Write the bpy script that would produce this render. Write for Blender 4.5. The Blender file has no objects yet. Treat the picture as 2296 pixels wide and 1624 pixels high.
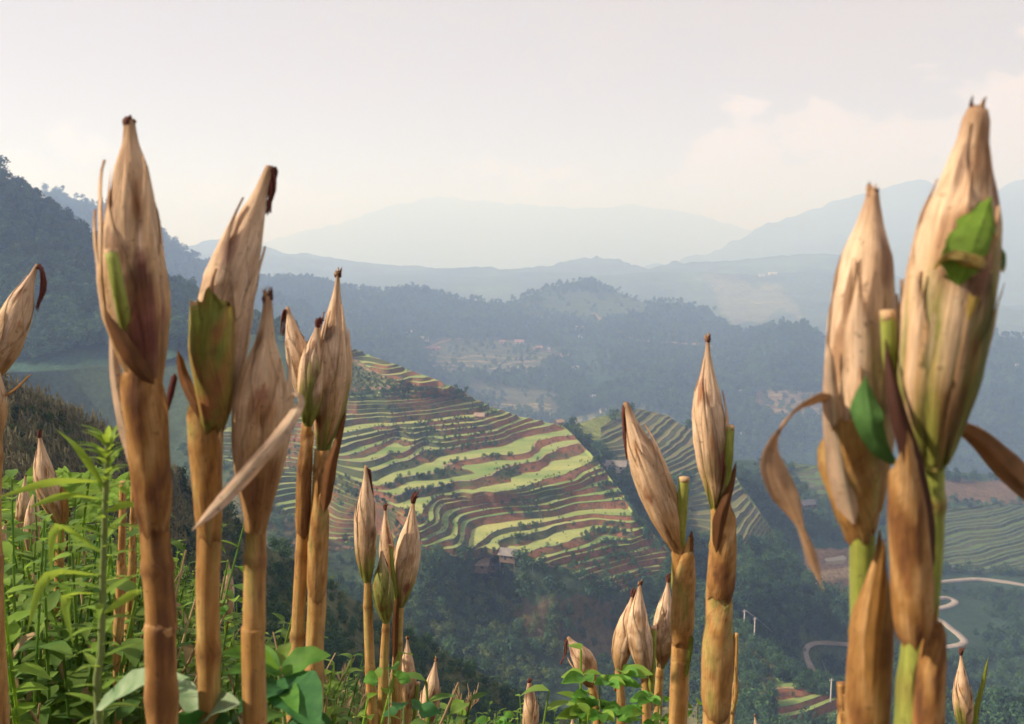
import bpy, bmesh, math, random
import numpy as np
from mathutils import Vector, Matrix
R = math.radians
random.seed(7); rng = np.random.default_rng(7)
scn = bpy.context.scene
COL = scn.collection

# ------------------------------------------------------------------ camera, sky, sun, exposure
PITCH = math.atan(292.0/2232.0)
FPX, CX, CY = 2232.0, 1148.0, 812.0
cam_d = bpy.data.cameras.new("camera"); cam = bpy.data.objects.new("camera", cam_d); COL.objects.link(cam)
cam.location = (0, 0, 0); cam.rotation_euler = (math.pi/2 - PITCH, 0, 0)
cam_d.sensor_width = 36.0; cam_d.lens = 35.0; cam_d.clip_start = 0.05; cam_d.clip_end = 60000
cam_d.dof.use_dof = True; cam_d.dof.focus_distance = 3.4; cam_d.dof.aperture_fstop = 10.0
scn.camera = cam

SUN_EL, SUN_AZ = R(34), R(-97)            # azimuth measured from +Y (the view direction) towards +X
sun_dir = Vector((math.sin(SUN_AZ)*math.cos(SUN_EL), math.cos(SUN_AZ)*math.cos(SUN_EL), math.sin(SUN_EL)))
sd = bpy.data.lights.new("sun", 'SUN'); sd.energy = 5.0; sd.angle = R(0.9); sd.color = (1.0, 0.88, 0.76)
so = bpy.data.objects.new("sun", sd); COL.objects.link(so)
so.rotation_euler = (-sun_dir).to_track_quat('-Z', 'Y').to_euler()

world = bpy.data.worlds.new("World"); scn.world = world; world.use_nodes = True
def build_world():
    nt = world.node_tree; N = nt.nodes; L = nt.links; N.clear()
    out = N.new('ShaderNodeOutputWorld'); bg = N.new('ShaderNodeBackground'); bg.inputs[1].default_value = 0.1
    sky = N.new('ShaderNodeTexSky'); sky.sky_type = 'NISHITA'; sky.sun_disc = False
    sky.sun_elevation = SUN_EL; sky.sun_rotation = SUN_AZ; sky.altitude = 900; sky.air_density = 1.0; sky.dust_density = 3.0
    tc = N.new('ShaderNodeTexCoord'); mp = N.new('ShaderNodeMapping'); mp.inputs['Scale'].default_value = (3.2, 3.2, 8.0)
    n1 = N.new('ShaderNodeTexNoise'); n1.inputs['Scale'].default_value = 1.6; n1.inputs['Detail'].default_value = 9; n1.inputs['Roughness'].default_value = 0.58
    L.new(tc.outputs['Generated'], mp.inputs[0]); L.new(mp.outputs[0], n1.inputs['Vector'])
    # thin bright veil of high cloud over the whole sky, a little thinner here and there
    r1 = N.new('ShaderNodeMapRange'); r1.inputs[1].default_value = 0.30; r1.inputs[2].default_value = 0.72; r1.inputs[3].default_value = 0.82; r1.inputs[4].default_value = 0.99
    L.new(n1.outputs[0], r1.inputs[0])
    mx = N.new('ShaderNodeMix'); mx.data_type = 'RGBA'
    mx.inputs[7].default_value = (4.6, 3.75, 3.05, 1)
    L.new(r1.outputs[0], mx.inputs[0]); L.new(sky.outputs[0], mx.inputs[6])
    # heaped cumulus low over the horizon
    m2 = N.new('ShaderNodeMapping'); m2.inputs['Scale'].default_value = (7.0, 7.0, 12.0); m2.inputs['Location'].default_value = (5.2, 2.4, 1.5)
    n2 = N.new('ShaderNodeTexNoise'); n2.inputs['Scale'].default_value = 1.1; n2.inputs['Detail'].default_value = 10; n2.inputs['Roughness'].default_value = 0.55
    L.new(tc.outputs['Generated'], m2.inputs[0]); L.new(m2.outputs[0], n2.inputs['Vector'])
    sp = N.new('ShaderNodeSeparateXYZ'); L.new(tc.outputs['Generated'], sp.inputs[0])
    el = N.new('ShaderNodeMapRange'); el.inputs[1].default_value = 0.0; el.inputs[2].default_value = 0.24; el.inputs[3].default_value = 0.16; el.inputs[4].default_value = -0.18
    L.new(sp.outputs[2], el.inputs[0])
    ad0 = N.new('ShaderNodeMath'); ad0.operation = 'ADD'; L.new(n2.outputs[0], ad0.inputs[0]); L.new(el.outputs[0], ad0.inputs[1])
    dt = N.new('ShaderNodeVectorMath'); dt.operation = 'DOT_PRODUCT'; dt.inputs[1].default_value = (math.sin(0.42), math.cos(0.42), 0.05); L.new(tc.outputs['Generated'], dt.inputs[0])
    bk = N.new('ShaderNodeMapRange'); bk.interpolation_type = 'SMOOTHSTEP'; bk.inputs[1].default_value = 0.955; bk.inputs[2].default_value = 0.998; bk.inputs[3].default_value = -0.06; bk.inputs[4].default_value = 0.10
    L.new(dt.outputs['Value'], bk.inputs[0])
    ad = N.new('ShaderNodeMath'); ad.operation = 'ADD'; L.new(ad0.outputs[0], ad.inputs[0]); L.new(bk.outputs[0], ad.inputs[1])
    r2 = N.new('ShaderNodeMapRange'); r2.interpolation_type = 'SMOOTHSTEP'; r2.inputs[1].default_value = 0.55; r2.inputs[2].default_value = 0.63; r2.inputs[3].default_value = 0; r2.inputs[4].default_value = 0.9
    L.new(ad.outputs[0], r2.inputs[0])
    m3 = N.new('ShaderNodeMix'); m3.data_type = 'RGBA'; m3.inputs[7].default_value = (6.6, 5.3, 4.4, 1)
    L.new(r2.outputs[0], m3.inputs[0]); L.new(mx.outputs[2], m3.inputs[6])
    L.new(m3.outputs[2], bg.inputs[0]); L.new(bg.outputs[0], out.inputs[0])
build_world()
vs = scn.view_settings; vs.view_transform = 'Standard'; vs.look = 'None'; vs.exposure = 0.71; vs.gamma = 1.0; vs.use_curve_mapping = False
cy = scn.cycles
cy.use_denoising = True; cy.max_bounces = 10; cy.diffuse_bounces = 3; cy.glossy_bounces = 2; cy.transmission_bounces = 4; cy.volume_bounces = 7; cy.transparent_max_bounces = 8
cy.use_adaptive_sampling = True; cy.adaptive_threshold = 0.02

# ------------------------------------------------------------------ helpers
def ray(x, y):
    u = (np.asarray(x, float)-CX)/FPX; v = (CY-np.asarray(y, float))/FPX
    cp, sp = math.cos(PITCH), math.sin(PITCH)
    k = cp + v*sp
    return u/k, (-sp + v*cp)/k
def P(x, y, Y):
    a, b = ray(x, y); return Vector((float(a)*Y, Y, float(b)*Y))
_perm = rng.permutation(256); _perm = np.concatenate([_perm, _perm]); _val = rng.uniform(-1, 1, 256)
def vnoise(x, y):
    x = np.asarray(x, float); y = np.asarray(y, float)
    ix = np.floor(x).astype(int); iy = np.floor(y).astype(int); fx = x-ix; fy = y-iy
    fx = fx*fx*(3-2*fx); fy = fy*fy*(3-2*fy)
    h = lambda a, b: _val[_perm[(_perm[a & 255] + b) & 255]]
    return (h(ix, iy)*(1-fx)+h(ix+1, iy)*fx)*(1-fy) + (h(ix, iy+1)*(1-fx)+h(ix+1, iy+1)*fx)*fy
def fbm(x, y, o=4):
    s = 0; a = 1.0; t = 0
    for i in range(o):
        s = s + a*vnoise(x*2**i+i*17.3, y*2**i+i*9.1); t += a; a *= 0.5
    return s/t
def tps(pts, vals, lam=1e-4):
    p = np.array(pts, float)/1000.0; v = np.array(vals, float); n = len(p)
    def K(a, b):
        d2 = ((a[:, None, :]-b[None, :, :])**2).sum(-1); return d2*np.log(d2+1e-12)
    A = np.zeros((n+3, n+3)); A[:n, :n] = K(p, p) + lam*np.eye(n); A[:n, n] = 1; A[:n, n+1:] = p; A[n, :n] = 1; A[n+1:, :n] = p.T
    w = np.linalg.solve(A, np.concatenate([v, [0, 0, 0]]))
    def f(x, y):
        q = np.stack([np.ravel(x), np.ravel(y)], 1)/1000.0; out = np.empty(len(q))
        for i in range(0, len(q), 20000):
            c = q[i:i+20000]; out[i:i+20000] = K(c, p) @ w[:n] + w[n] + c @ w[n+1:]
        return out.reshape(np.shape(x))
    return f
def inpoly(x, y, poly):
    x = np.asarray(x, float); y = np.asarray(y, float); r = np.zeros(x.shape, bool); n = len(poly)
    for i in range(n):
        x1, y1 = poly[i]; x2, y2 = poly[(i+1) % n]
        if y1 == y2: continue
        c = ((y1 > y) != (y2 > y)) & (x < (x2-x1)*(y-y1)/(y2-y1)+x1); r ^= c
    return r
def mesh_obj(name, verts, faces, mat, parent=None, smooth=True, col=None, st=None):
    me = bpy.data.meshes.new(name); me.from_pydata([tuple(v) for v in verts], [], [tuple(f) for f in faces])
    if smooth: me.polygons.foreach_set('use_smooth', [True]*len(me.polygons))
    if col is not None:
        a = me.attributes.new('Col', 'FLOAT_COLOR', 'POINT'); c = np.ones((len(me.vertices), 4)); c[:, :3] = np.asarray(col)
        a.data.foreach_set('color', c.ravel())
    if st is not None:
        a = me.attributes.new('st', 'FLOAT_VECTOR', 'POINT'); a.data.foreach_set('vector', np.asarray(st, float).ravel())
    me.update()
    o = bpy.data.objects.new(name, me); COL.objects.link(o)
    if mat: me.materials.append(mat)
    if parent: o.parent = parent
    return o
def tag(o, label=None, cat=None, group=None, kind=None):
    if label: o['label'] = label
    if cat: o['category'] = cat
    if group: o['group'] = group
    if kind: o['kind'] = kind
    return o
def empty(name, loc, rz=0):
    o = bpy.data.objects.new(name, None); COL.objects.link(o); o.location = loc; o.rotation_euler = (0, 0, rz); o.empty_display_size = 0.1
    return o
def grid_faces(nr, nc, closed=False):
    f = []
    for i in range(nr-1):
        for j in range(nc if closed else nc-1):
            k = (j+1) % nc; f.append((i*nc+j, i*nc+k, (i+1)*nc+k, (i+1)*nc+j))
    return f

# ------------------------------------------------------------------ materials
def newmat(name):
    m = bpy.data.materials.new(name); m.use_nodes = True; m.node_tree.nodes.clear()
    return m, m.node_tree.nodes, m.node_tree.links
def nnoise(N, L, vec, scale, detail=4, rough=0.55):
    n = N.new('ShaderNodeTexNoise'); n.inputs['Scale'].default_value = scale; n.inputs['Detail'].default_value = detail; n.inputs['Roughness'].default_value = rough
    if vec is not None: L.new(vec, n.inputs['Vector'])
    return n.outputs[0]
def mrange(N, L, src, a, b, c, d):
    r = N.new('ShaderNodeMapRange'); r.inputs[1].default_value = a; r.inputs[2].default_value = b; r.inputs[3].default_value = c; r.inputs[4].default_value = d
    L.new(src, r.inputs[0]); return r.outputs[0]
def cmix(N, L, f, a, b, mode='MIX'):
    m = N.new('ShaderNodeMix'); m.data_type = 'RGBA'; m.blend_type = mode
    for s, v in ((0, f), (6, a), (7, b)):
        if isinstance(v, (tuple, float, int)): m.inputs[s].default_value = (*v, 1) if isinstance(v, tuple) else v
        else: L.new(v, m.inputs[s])
    return m.outputs[2]
def surf(N, L, color, rough=0.8, trans=0.0, bump=None, bstr=0.3, bdist=0.1, spec=0.3, tcol=None):
    out = N.new('ShaderNodeOutputMaterial'); b = N.new('ShaderNodeBsdfPrincipled')
    b.inputs['Roughness'].default_value = rough; b.inputs['Specular IOR Level'].default_value = spec
    if isinstance(color, tuple): b.inputs['Base Color'].default_value = (*color, 1)
    else: L.new(color, b.inputs['Base Color'])
    if bump is not None:
        bn = N.new('ShaderNodeBump'); bn.inputs['Strength'].default_value = bstr; bn.inputs['Distance'].default_value = bdist
        L.new(bump, bn.inputs['Height']); L.new(bn.outputs[0], b.inputs['Normal'])
    if trans > 0:
        t = N.new('ShaderNodeBsdfTranslucent'); mx = N.new('ShaderNodeMixShader'); mx.inputs[0].default_value = trans
        c = tcol if tcol is not None else color
        if isinstance(c, tuple): t.inputs[0].default_value = (*c, 1)
        else: L.new(c, t.inputs[0])
        L.new(b.outputs[0], mx.inputs[1]); L.new(t.outputs[0], mx.inputs[2]); L.new(mx.outputs[0], out.inputs[0])
    else: L.new(b.outputs[0], out.inputs[0])
def geo_pos(N): return N.new('ShaderNodeNewGeometry').outputs['Position']
def attr(N, name):
    a = N.new('ShaderNodeAttribute'); a.attribute_name = name; return a
def orand(N): return N.new('ShaderNodeObjectInfo').outputs['Random']

def mat_terrain(name, s1, s2, bstr=0.5, bdist=1.0, lo=0.62, hi=1.4):
    m, N, L = newmat(name); p = geo_pos(N); c = attr(N, 'Col').outputs['Color']
    n1 = nnoise(N, L, p, s1, 6, 0.6); n2 = nnoise(N, L, p, s2, 5, 0.65)
    v = N.new('ShaderNodeMath'); v.operation = 'MULTIPLY'
    L.new(mrange(N, L, n1, 0.3, 0.7, lo, hi), v.inputs[0]); L.new(mrange(N, L, n2, 0.3, 0.7, lo, hi), v.inputs[1])
    cc = N.new('ShaderNodeVectorMath'); cc.operation = 'SCALE'; L.new(c, cc.inputs[0]); L.new(v.outputs[0], cc.inputs['Scale'])
    surf(N, L, cc.outputs[0], 0.95, bump=n2, bstr=bstr, bdist=bdist, spec=0.1); return m
def mat_crown(name, dark, light, trans=0.25):
    m, N, L = newmat(name); r = orand(N); p = geo_pos(N); n = nnoise(N, L, p, 0.02, 3)
    f = N.new('ShaderNodeMath'); f.operation = 'ADD'; L.new(mrange(N, L, r, 0, 1, 0.0, 0.62), f.inputs[0]); L.new(mrange(N, L, n, 0.35, 0.65, 0.0, 0.38), f.inputs[1])
    col = cmix(N, L, f.outputs[0], dark, light)
    surf(N, L, col, 0.75, trans=trans, spec=0.2); return m
def mat_vcol(name, rough=0.62, trans=0.16, streak=(60.0, 3.0), amt=0.42, bstr=0.55, bdist=0.003, spec=0.25):
    m, N, L = newmat(name); c = attr(N, 'Col').outputs['Color']; a = attr(N, 'st').outputs['Vector']
    mp = N.new('ShaderNodeMapping'); mp.inputs['Scale'].default_value = (streak[0], streak[1], 1); L.new(a, mp.inputs[0])
    n = nnoise(N, L, mp.outputs[0], 10.0, 5, 0.6); n2 = nnoise(N, L, a, 55.0, 4, 0.6)
    v = N.new('ShaderNodeMath'); v.operation = 'MULTIPLY'; L.new(mrange(N, L, n, 0.25, 0.75, 1-amt, 1+amt), v.inputs[0]); L.new(mrange(N, L, n2, 0.3, 0.7, 0.86, 1.1), v.inputs[1])
    cc = N.new('ShaderNodeVectorMath'); cc.operation = 'SCALE'; L.new(c, cc.inputs[0]); L.new(v.outputs[0], cc.inputs['Scale'])
    # small freckles of mould and scorched spots
    sp = mrange(N, L, nnoise(N, L, a, 130.0, 3, 0.7), 0.60, 0.70, 0.0, 0.6)
    col = cmix(N, L, sp, cc.outputs[0], (0.10, 0.055, 0.03))
    surf(N, L, col, rough, trans=trans, bump=n, bstr=bstr, bdist=bdist, spec=spec); return m
def mat_leaf(name, c1, c2, trans=0.45, scale=18.0, tc=None):
    m, N, L = newmat(name); r = orand(N); n = nnoise(N, L, geo_pos(N), scale, 3)
    col = cmix(N, L, mrange(N, L, n, 0.3, 0.7, 0, 1), c1, c2)
    hv = N.new('ShaderNodeVectorMath'); hv.operation = 'SCALE'; L.new(col, hv.inputs[0]); L.new(mrange(N, L, r, 0, 1, 0.7, 1.25), hv.inputs['Scale'])
    tcol = cmix(N, L, 0.65, hv.outputs[0], tc) if tc else hv.outputs[0]
    surf(N, L, hv.outputs[0], 0.62, trans=trans, spec=0.2, tcol=tcol); return m
def mat_plain(name, c, rough=0.8, vary=0.25, scale=1.5, spec=0.3):
    m, N, L = newmat(name); n = nnoise(N, L, geo_pos(N), scale, 6, 0.65)
    cc = cmix(N, L, mrange(N, L, n, 0.3, 0.7, 0, 1), tuple(a*(1-vary) for a in c), tuple(min(1, a*(1+vary)) for a in c))
    surf(N, L, cc, rough, spec=spec, bump=n, bstr=0.2, bdist=0.02); return m

M_TER = mat_terrain('hill_ground', 0.05, 0.6)
M_FAR = mat_terrain('far_hill_ground', 0.006, 0.035, bstr=1.0, bdist=14.0, lo=0.6, hi=1.45)
M_NEAR = mat_terrain('near_soil', 1.5, 14.0, bdist=0.03)
def paddy_mat():
    m, N, L = newmat('young_rice'); p = geo_pos(N); r = orand(N)
    mp = N.new('ShaderNodeMapping'); mp.inputs['Scale'].default_value = (0.03, 0.09, 0.6); L.new(p, mp.inputs[0])
    n1 = nnoise(N, L, mp.outputs[0], 1.0, 4); n2 = nnoise(N, L, p, 0.9, 4, 0.7)
    f = N.new('ShaderNodeMath'); f.operation = 'ADD'; L.new(mrange(N, L, n1, 0.32, 0.68, 0, 0.8), f.inputs[0]); L.new(mrange(N, L, r, 0, 1, -0.1, 0.2), f.inputs[1])
    c = cmix(N, L, f.outputs[0], (0.115, 0.21, 0.06), (0.37, 0.38, 0.14))
    c = cmix(N, L, mrange(N, L, n2, 0.40, 0.7, 0.0, 0.35), c, (0.08, 0.13, 0.035))
    surf(N, L, c, 0.9, bump=n2, bstr=0.4, bdist=0.25, spec=0.1); return m
def bank_mat():
    m, N, L = newmat('terrace_bank_earth'); p = geo_pos(N)
    n1 = nnoise(N, L, p, 0.055, 5, 0.6); n2 = nnoise(N, L, p, 1.1, 5, 0.7)
    sx = N.new('ShaderNodeSeparateXYZ'); L.new(p, sx.inputs[0]); ad = N.new('ShaderNodeMath'); ad.operation = 'ADD'   # the soil is redder and barer towards the nose of the hill
    L.new(n1, ad.inputs[0]); L.new(mrange(N, L, sx.outputs[0], -70, 45, -0.06, 0.08), ad.inputs[1])
    n3 = nnoise(N, L, p, 0.35, 4, 0.6); a2 = N.new('ShaderNodeMath'); a2.operation = 'ADD'; L.new(ad.outputs[0], a2.inputs[0]); L.new(mrange(N, L, n3, 0.3, 0.7, -0.07, 0.07), a2.inputs[1])
    c = cmix(N, L, mrange(N, L, a2.outputs[0], 0.42, 0.58, 0, 1), (0.062, 0.075, 0.032), (0.22, 0.090, 0.050))
    c = cmix(N, L, mrange(N, L, n2, 0.46, 0.70, 0, 0.75), c, (0.04, 0.06, 0.028))
    surf(N, L, c, 0.95, bump=n2, bstr=0.8, bdist=0.5, spec=0.05); return m
M_PADDY = paddy_mat(); M_BANK = bank_mat(); M_GBANK = mat_plain('grassy_bank', (0.055, 0.065, 0.032), 0.95, 0.5, 0.3)
def green_tread():
    m, N, L = newmat('green_field_strip'); n = nnoise(N, L, geo_pos(N), 0.25, 5, 0.65); r = orand(N)
    c = cmix(N, L, mrange(N, L, n, 0.35, 0.65, 0, 1), (0.055, 0.095, 0.038), (0.10, 0.15, 0.05)); surf(N, L, c, 0.95, bump=n, bstr=0.4, bdist=0.4, spec=0.05); return m
def brown_tread():
    m, N, L = newmat('ploughed_strip'); n = nnoise(N, L, geo_pos(N), 0.12, 5, 0.65)
    c = cmix(N, L, mrange(N, L, n, 0.40, 0.60, 0, 1), (0.095, 0.14, 0.05), (0.14, 0.115, 0.062)); surf(N, L, c, 0.95, bump=n, bstr=0.4, bdist=0.4, spec=0.05); return m
M_GTREAD = green_tread(); M_BTREAD = brown_tread()
M_BUND = mat_plain('dry_bund_grass', (0.27, 0.20, 0.11), 0.95, 0.35, 0.6)
M_LINE = mat_plain('straw_field_edge', (0.17, 0.15, 0.08), 0.95, 0.35, 0.6)
M_CROWN1 = mat_crown('forest_leaves', (0.010, 0.036, 0.026), (0.070, 0.145, 0.062))
M_CROWN2 = mat_crown('shrub_leaves', (0.008, 0.032, 0.022), (0.070, 0.150, 0.060))
M_CROWN3 = mat_crown('pale_shrub_leaves', (0.06, 0.10, 0.03), (0.14, 0.19, 0.06))
M_BARK = mat_plain('bark', (0.13, 0.095, 0.065), 0.95)
M_HUSK = mat_vcol('dry_husk'); M_STALK = mat_vcol('corn_stalk_skin', rough=0.6, trans=0.0, streak=(110.0, 2.0), amt=0.40, bstr=0.7, bdist=0.002)
M_SILK = mat_vcol('dried_silk', rough=0.9, trans=0.0, amt=0.4)
M_DRY = mat_vcol('dry_leaf', rough=0.6, trans=0.35, streak=(140.0, 3.0), amt=0.3)
M_WEED = mat_leaf('weed_leaf', (0.14, 0.27, 0.04), (0.24, 0.38, 0.07), 0.5, 30.0, tc=(0.50, 0.66, 0.08))
M_WEED2 = mat_leaf('broad_leaf', (0.035, 0.11, 0.035), (0.19, 0.29, 0.06), 0.42, 7.0, tc=(0.34, 0.55, 0.06))
M_STEM = mat_leaf('weed_stem', (0.24, 0.34, 0.12), (0.36, 0.44, 0.20), 0.3, 30.0)
M_STRAW = mat_leaf('dry_grass', (0.34, 0.24, 0.13), (0.52, 0.40, 0.24), 0.3, 8.0)
M_GRASS = mat_leaf('green_grass_blade', (0.16, 0.25, 0.07), (0.34, 0.38, 0.14), 0.4, 8.0)

# ------------------------------------------------------------------ terrain
class Sheet:
    """A hillside: image-located control points carry a true distance; the surface is a real height field in metres."""
    def __init__(s, ridge, bottom, ctrl, mode='Y', lam=1e-4, namp=1.0, nfreq=0.02, far=1.0):
        s.ridge = np.array(ridge, float); s.bottom = np.array(bottom, float); s.mode = mode; s.namp = namp; s.nf = nfreq
        if mode == 'Y': s.f = tps([(a, b) for a, b, c in ctrl], [math.log(c*far) for a, b, c in ctrl], lam)
        else: s.f = tps([(a, b) for a, b, c in ctrl], [c for a, b, c in ctrl], lam)
        s.terr = None
    def ry(s, x): return np.interp(x, s.ridge[:, 0], s.ridge[:, 1])
    def by(s, x): return np.interp(x, s.bottom[:, 0], s.bottom[:, 1])
    def raw(s, x, y):
        a, b = ray(x, y)
        if s.mode == 'Y': Y = np.exp(s.f(x, y))
        else: Y = s.f(x, y)/np.minimum(b, -0.02)
        X = a*Y; Z = b*Y + s.namp*fbm(X*s.nf+3.1, Y*s.nf+7.7)
        return X, Y, Z
    def pos(s, x, y):
        X, Y, Z = s.raw(x, y)
        if s.terr:
            m = s.tmask(x, y); h = s.level(Z); Z = Z*(1-m) + m*(s.terr['z0']+s.terr['step']*(tread_z(h, s.terr['b'])+0.5))
        return X, Y, Z
    def tmask(s, x, y):
        m = np.zeros(np.shape(x), bool)
        wx = x+9*fbm(x*0.03+3, y*0.03); wy = y+6*fbm(x*0.03, y*0.03+8)
        for p in s.terr["polys"]: m |= inpoly(wx, wy, p)
        return m.astype(float)
    def level(s, Z):      # terraces differ in width: the levels are unevenly spaced
        h = (Z-s.terr['z0'])/s.terr['step']; return uneven(h)
    def pt(s, x, y):
        X, Y, Z = s.pos(np.array([float(x)]), np.array([float(y)])); return Vector((X[0], Y[0], Z[0]))
def gstep(h, b):
    n = np.floor(h); f = h-n; return np.where(f < b, n-1+f/b, n)
def uneven(h): return h+0.22*np.sin(2.3*h+1.0)+0.12*np.sin(0.9*h)
_ht = np.linspace(-140, 140, 28001); _wt = uneven(_ht)
def hinv(w): return np.interp(w, _wt, _ht)
def tread_z(w, b):
    n = np.floor(w); f = w-n; lo = hinv(n-1); hi = hinv(n); return np.where(f < b, lo+(hi-lo)*f/b, hi)
def clip(poly, k, val, keep_above):
    out = []
    for i in range(len(poly)):
        p = poly[i]; q = poly[(i+1) % len(poly)]
        a = p[k]-val; c = q[k]-val
        if not keep_above: a = -a; c = -c
        if a >= 0: out.append(p)
        if (a > 0 and c < 0) or (a < 0 and c > 0):
            t = a/(a-c); out.append(tuple(p[i2]+(q[i2]-p[i2])*t for i2 in range(len(p))))
    return out

def build_sheet(s, name, xs, nrow, colf, mat, back=(60, 0.6), terr_names=('rice_paddy', 'terrace_bank'), tmats=None):
    tmats = tmats or (M_PADDY, M_BUND, M_BANK)
    xs = np.asarray(xs, float); nx = len(xs); t = np.linspace(0, 1, nrow)
    yr = s.ry(xs); yb = s.by(xs)
    gx = np.tile(xs, (nrow, 1)); gy = yb[None, :] + (yr-yb)[None, :]*t[:, None]
    X, Y, Z = s.raw(gx, gy)
    col = colf(gx, gy, X, Y, Z)
    # the far side of the ridge, falling away
    L, sl = back
    bx, by_, bz = [X], [Y], [Z]; bc = [col]
    for k in range(1, 7):
        d = L*(k/6.0)**1.5; f = (Y[-1]+d)/Y[-1]
        bx.append((X[-1]*f)[None]); by_.append((Y[-1]+d)[None]); bz.append((Z[-1]-sl*d*(0.35+0.65*k/6.0)+0.0*d)[None]); bc.append(col[-1][None])
    XX = np.concatenate(bx); YY = np.concatenate(by_); ZZ = np.concatenate(bz); CC = np.concatenate(bc)
    nr = XX.shape[0]
    idx = np.arange(nr*nx).reshape(nr, nx)
    quads = np.stack([idx[:-1, :-1], idx[:-1, 1:], idx[1:, 1:], idx[1:, :-1]], -1).reshape(-1, 4)
    V = np.stack([XX, YY, ZZ], -1).reshape(-1, 3)
    o_children = []
    if s.terr:
        m = np.zeros((nr, nx)); m[:nrow] = s.tmask(gx, gy); mf = m.ravel()
        qm = mf[quads].max(1) > 0
        base = quads[~qm]; tq = quads[qm]
    else: base = quads; tq = []
    # drop unused verts
    used = np.unique(base); remap = -np.ones(len(V), int); remap[used] = np.arange(len(used))
    o = mesh_obj(name, V[used], remap[base], mat, col=CC.reshape(-1, 3)[used])
    tag(o, kind='structure')
    if len(tq):
        st = s.terr['step']; b = s.terr['b']; e = s.terr.get('e', 0.1); H = s.level(V[:, 2])
        lev = {}; hic = {}
        def HI(k):
            if k not in hic: hic[k] = float(hinv(k))
            return hic[k]
        for q in tq:
            for tri in ((q[0], q[1], q[2]), (q[0], q[2], q[3])):
                poly = [(V[i, 0], V[i, 1], V[i, 2], H[i], mf[i]) for i in tri]
                h0 = min(p[3] for p in poly); h1 = max(p[3] for p in poly)
                for n in range(math.floor(h0), math.floor(h1)+1):
                    for (lo, hi, kind) in ((n, n+b, 1), (n+b, n+b+e, 2), (n+b+e, n+1, 0)):
                        if hi <= h0 or lo >= h1: continue
                        pl = poly
                        if lo > h0: pl = clip(pl, 3, lo, True)
                        if len(pl) >= 3 and hi < h1: pl = clip(pl, 3, hi, False)
                        if len(pl) < 3: continue
                        d = lev.setdefault((n, 1 if kind == 1 else 0), ([], [], []))
                        i0 = len(d[0])
                        for (px, py, pz, ph, pm) in pl:
                            lo_, hi_ = HI(n-1), HI(n)
                            g = lo_+(hi_-lo_)*(ph-n)/b if kind == 1 else hi_+(0.10 if kind == 2 else 0.0)
                            d[0].append((px, py, pz*(1-pm) + pm*(s.terr['z0']+st*(g+0.5))))
                        d[1].append(tuple(range(i0, i0+len(pl)))); d[2].append(1 if kind == 2 else 0)
        for (n, k), (vv, ff, mi) in sorted(lev.items()):
            if len(ff) < 3: continue
            c = mesh_obj(terr_names[1] if k else terr_names[0], vv, ff, None, parent=o, smooth=False)
            bm = bmesh.new(); bm.from_mesh(c.data); bmesh.ops.remove_doubles(bm, verts=bm.verts, dist=0.001); bm.to_mesh(c.data); bm.free()
            if k: c.data.materials.append(tmats[2])
            else:
                c.data.materials.append(tmats[0]); c.data.materials.append(tmats[1])
                if len(c.data.polygons) == len(mi): c.data.polygons.foreach_set('material_index', mi)
                else:
                    pass
    s.obj = o
    return o
def colmix(*a):
    return None
def shade(base, X, Y, amp=0.25, f=0.03, seed=0.0):
    n = fbm(X*f+seed, Y*f+seed*1.7)[..., None]
    return np.array(base)*(1+amp*n)
def paint(c, x, y, poly, colr, wob=14.0, k=1.0):
    wx = x+wob*fbm(x*0.02+5, y*0.02); wy = y+wob*fbm(x*0.02, y*0.02+31)
    m = inpoly(wx, wy, poly)[..., None]*k
    return c*(1-m)+np.array(colr)*m

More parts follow.
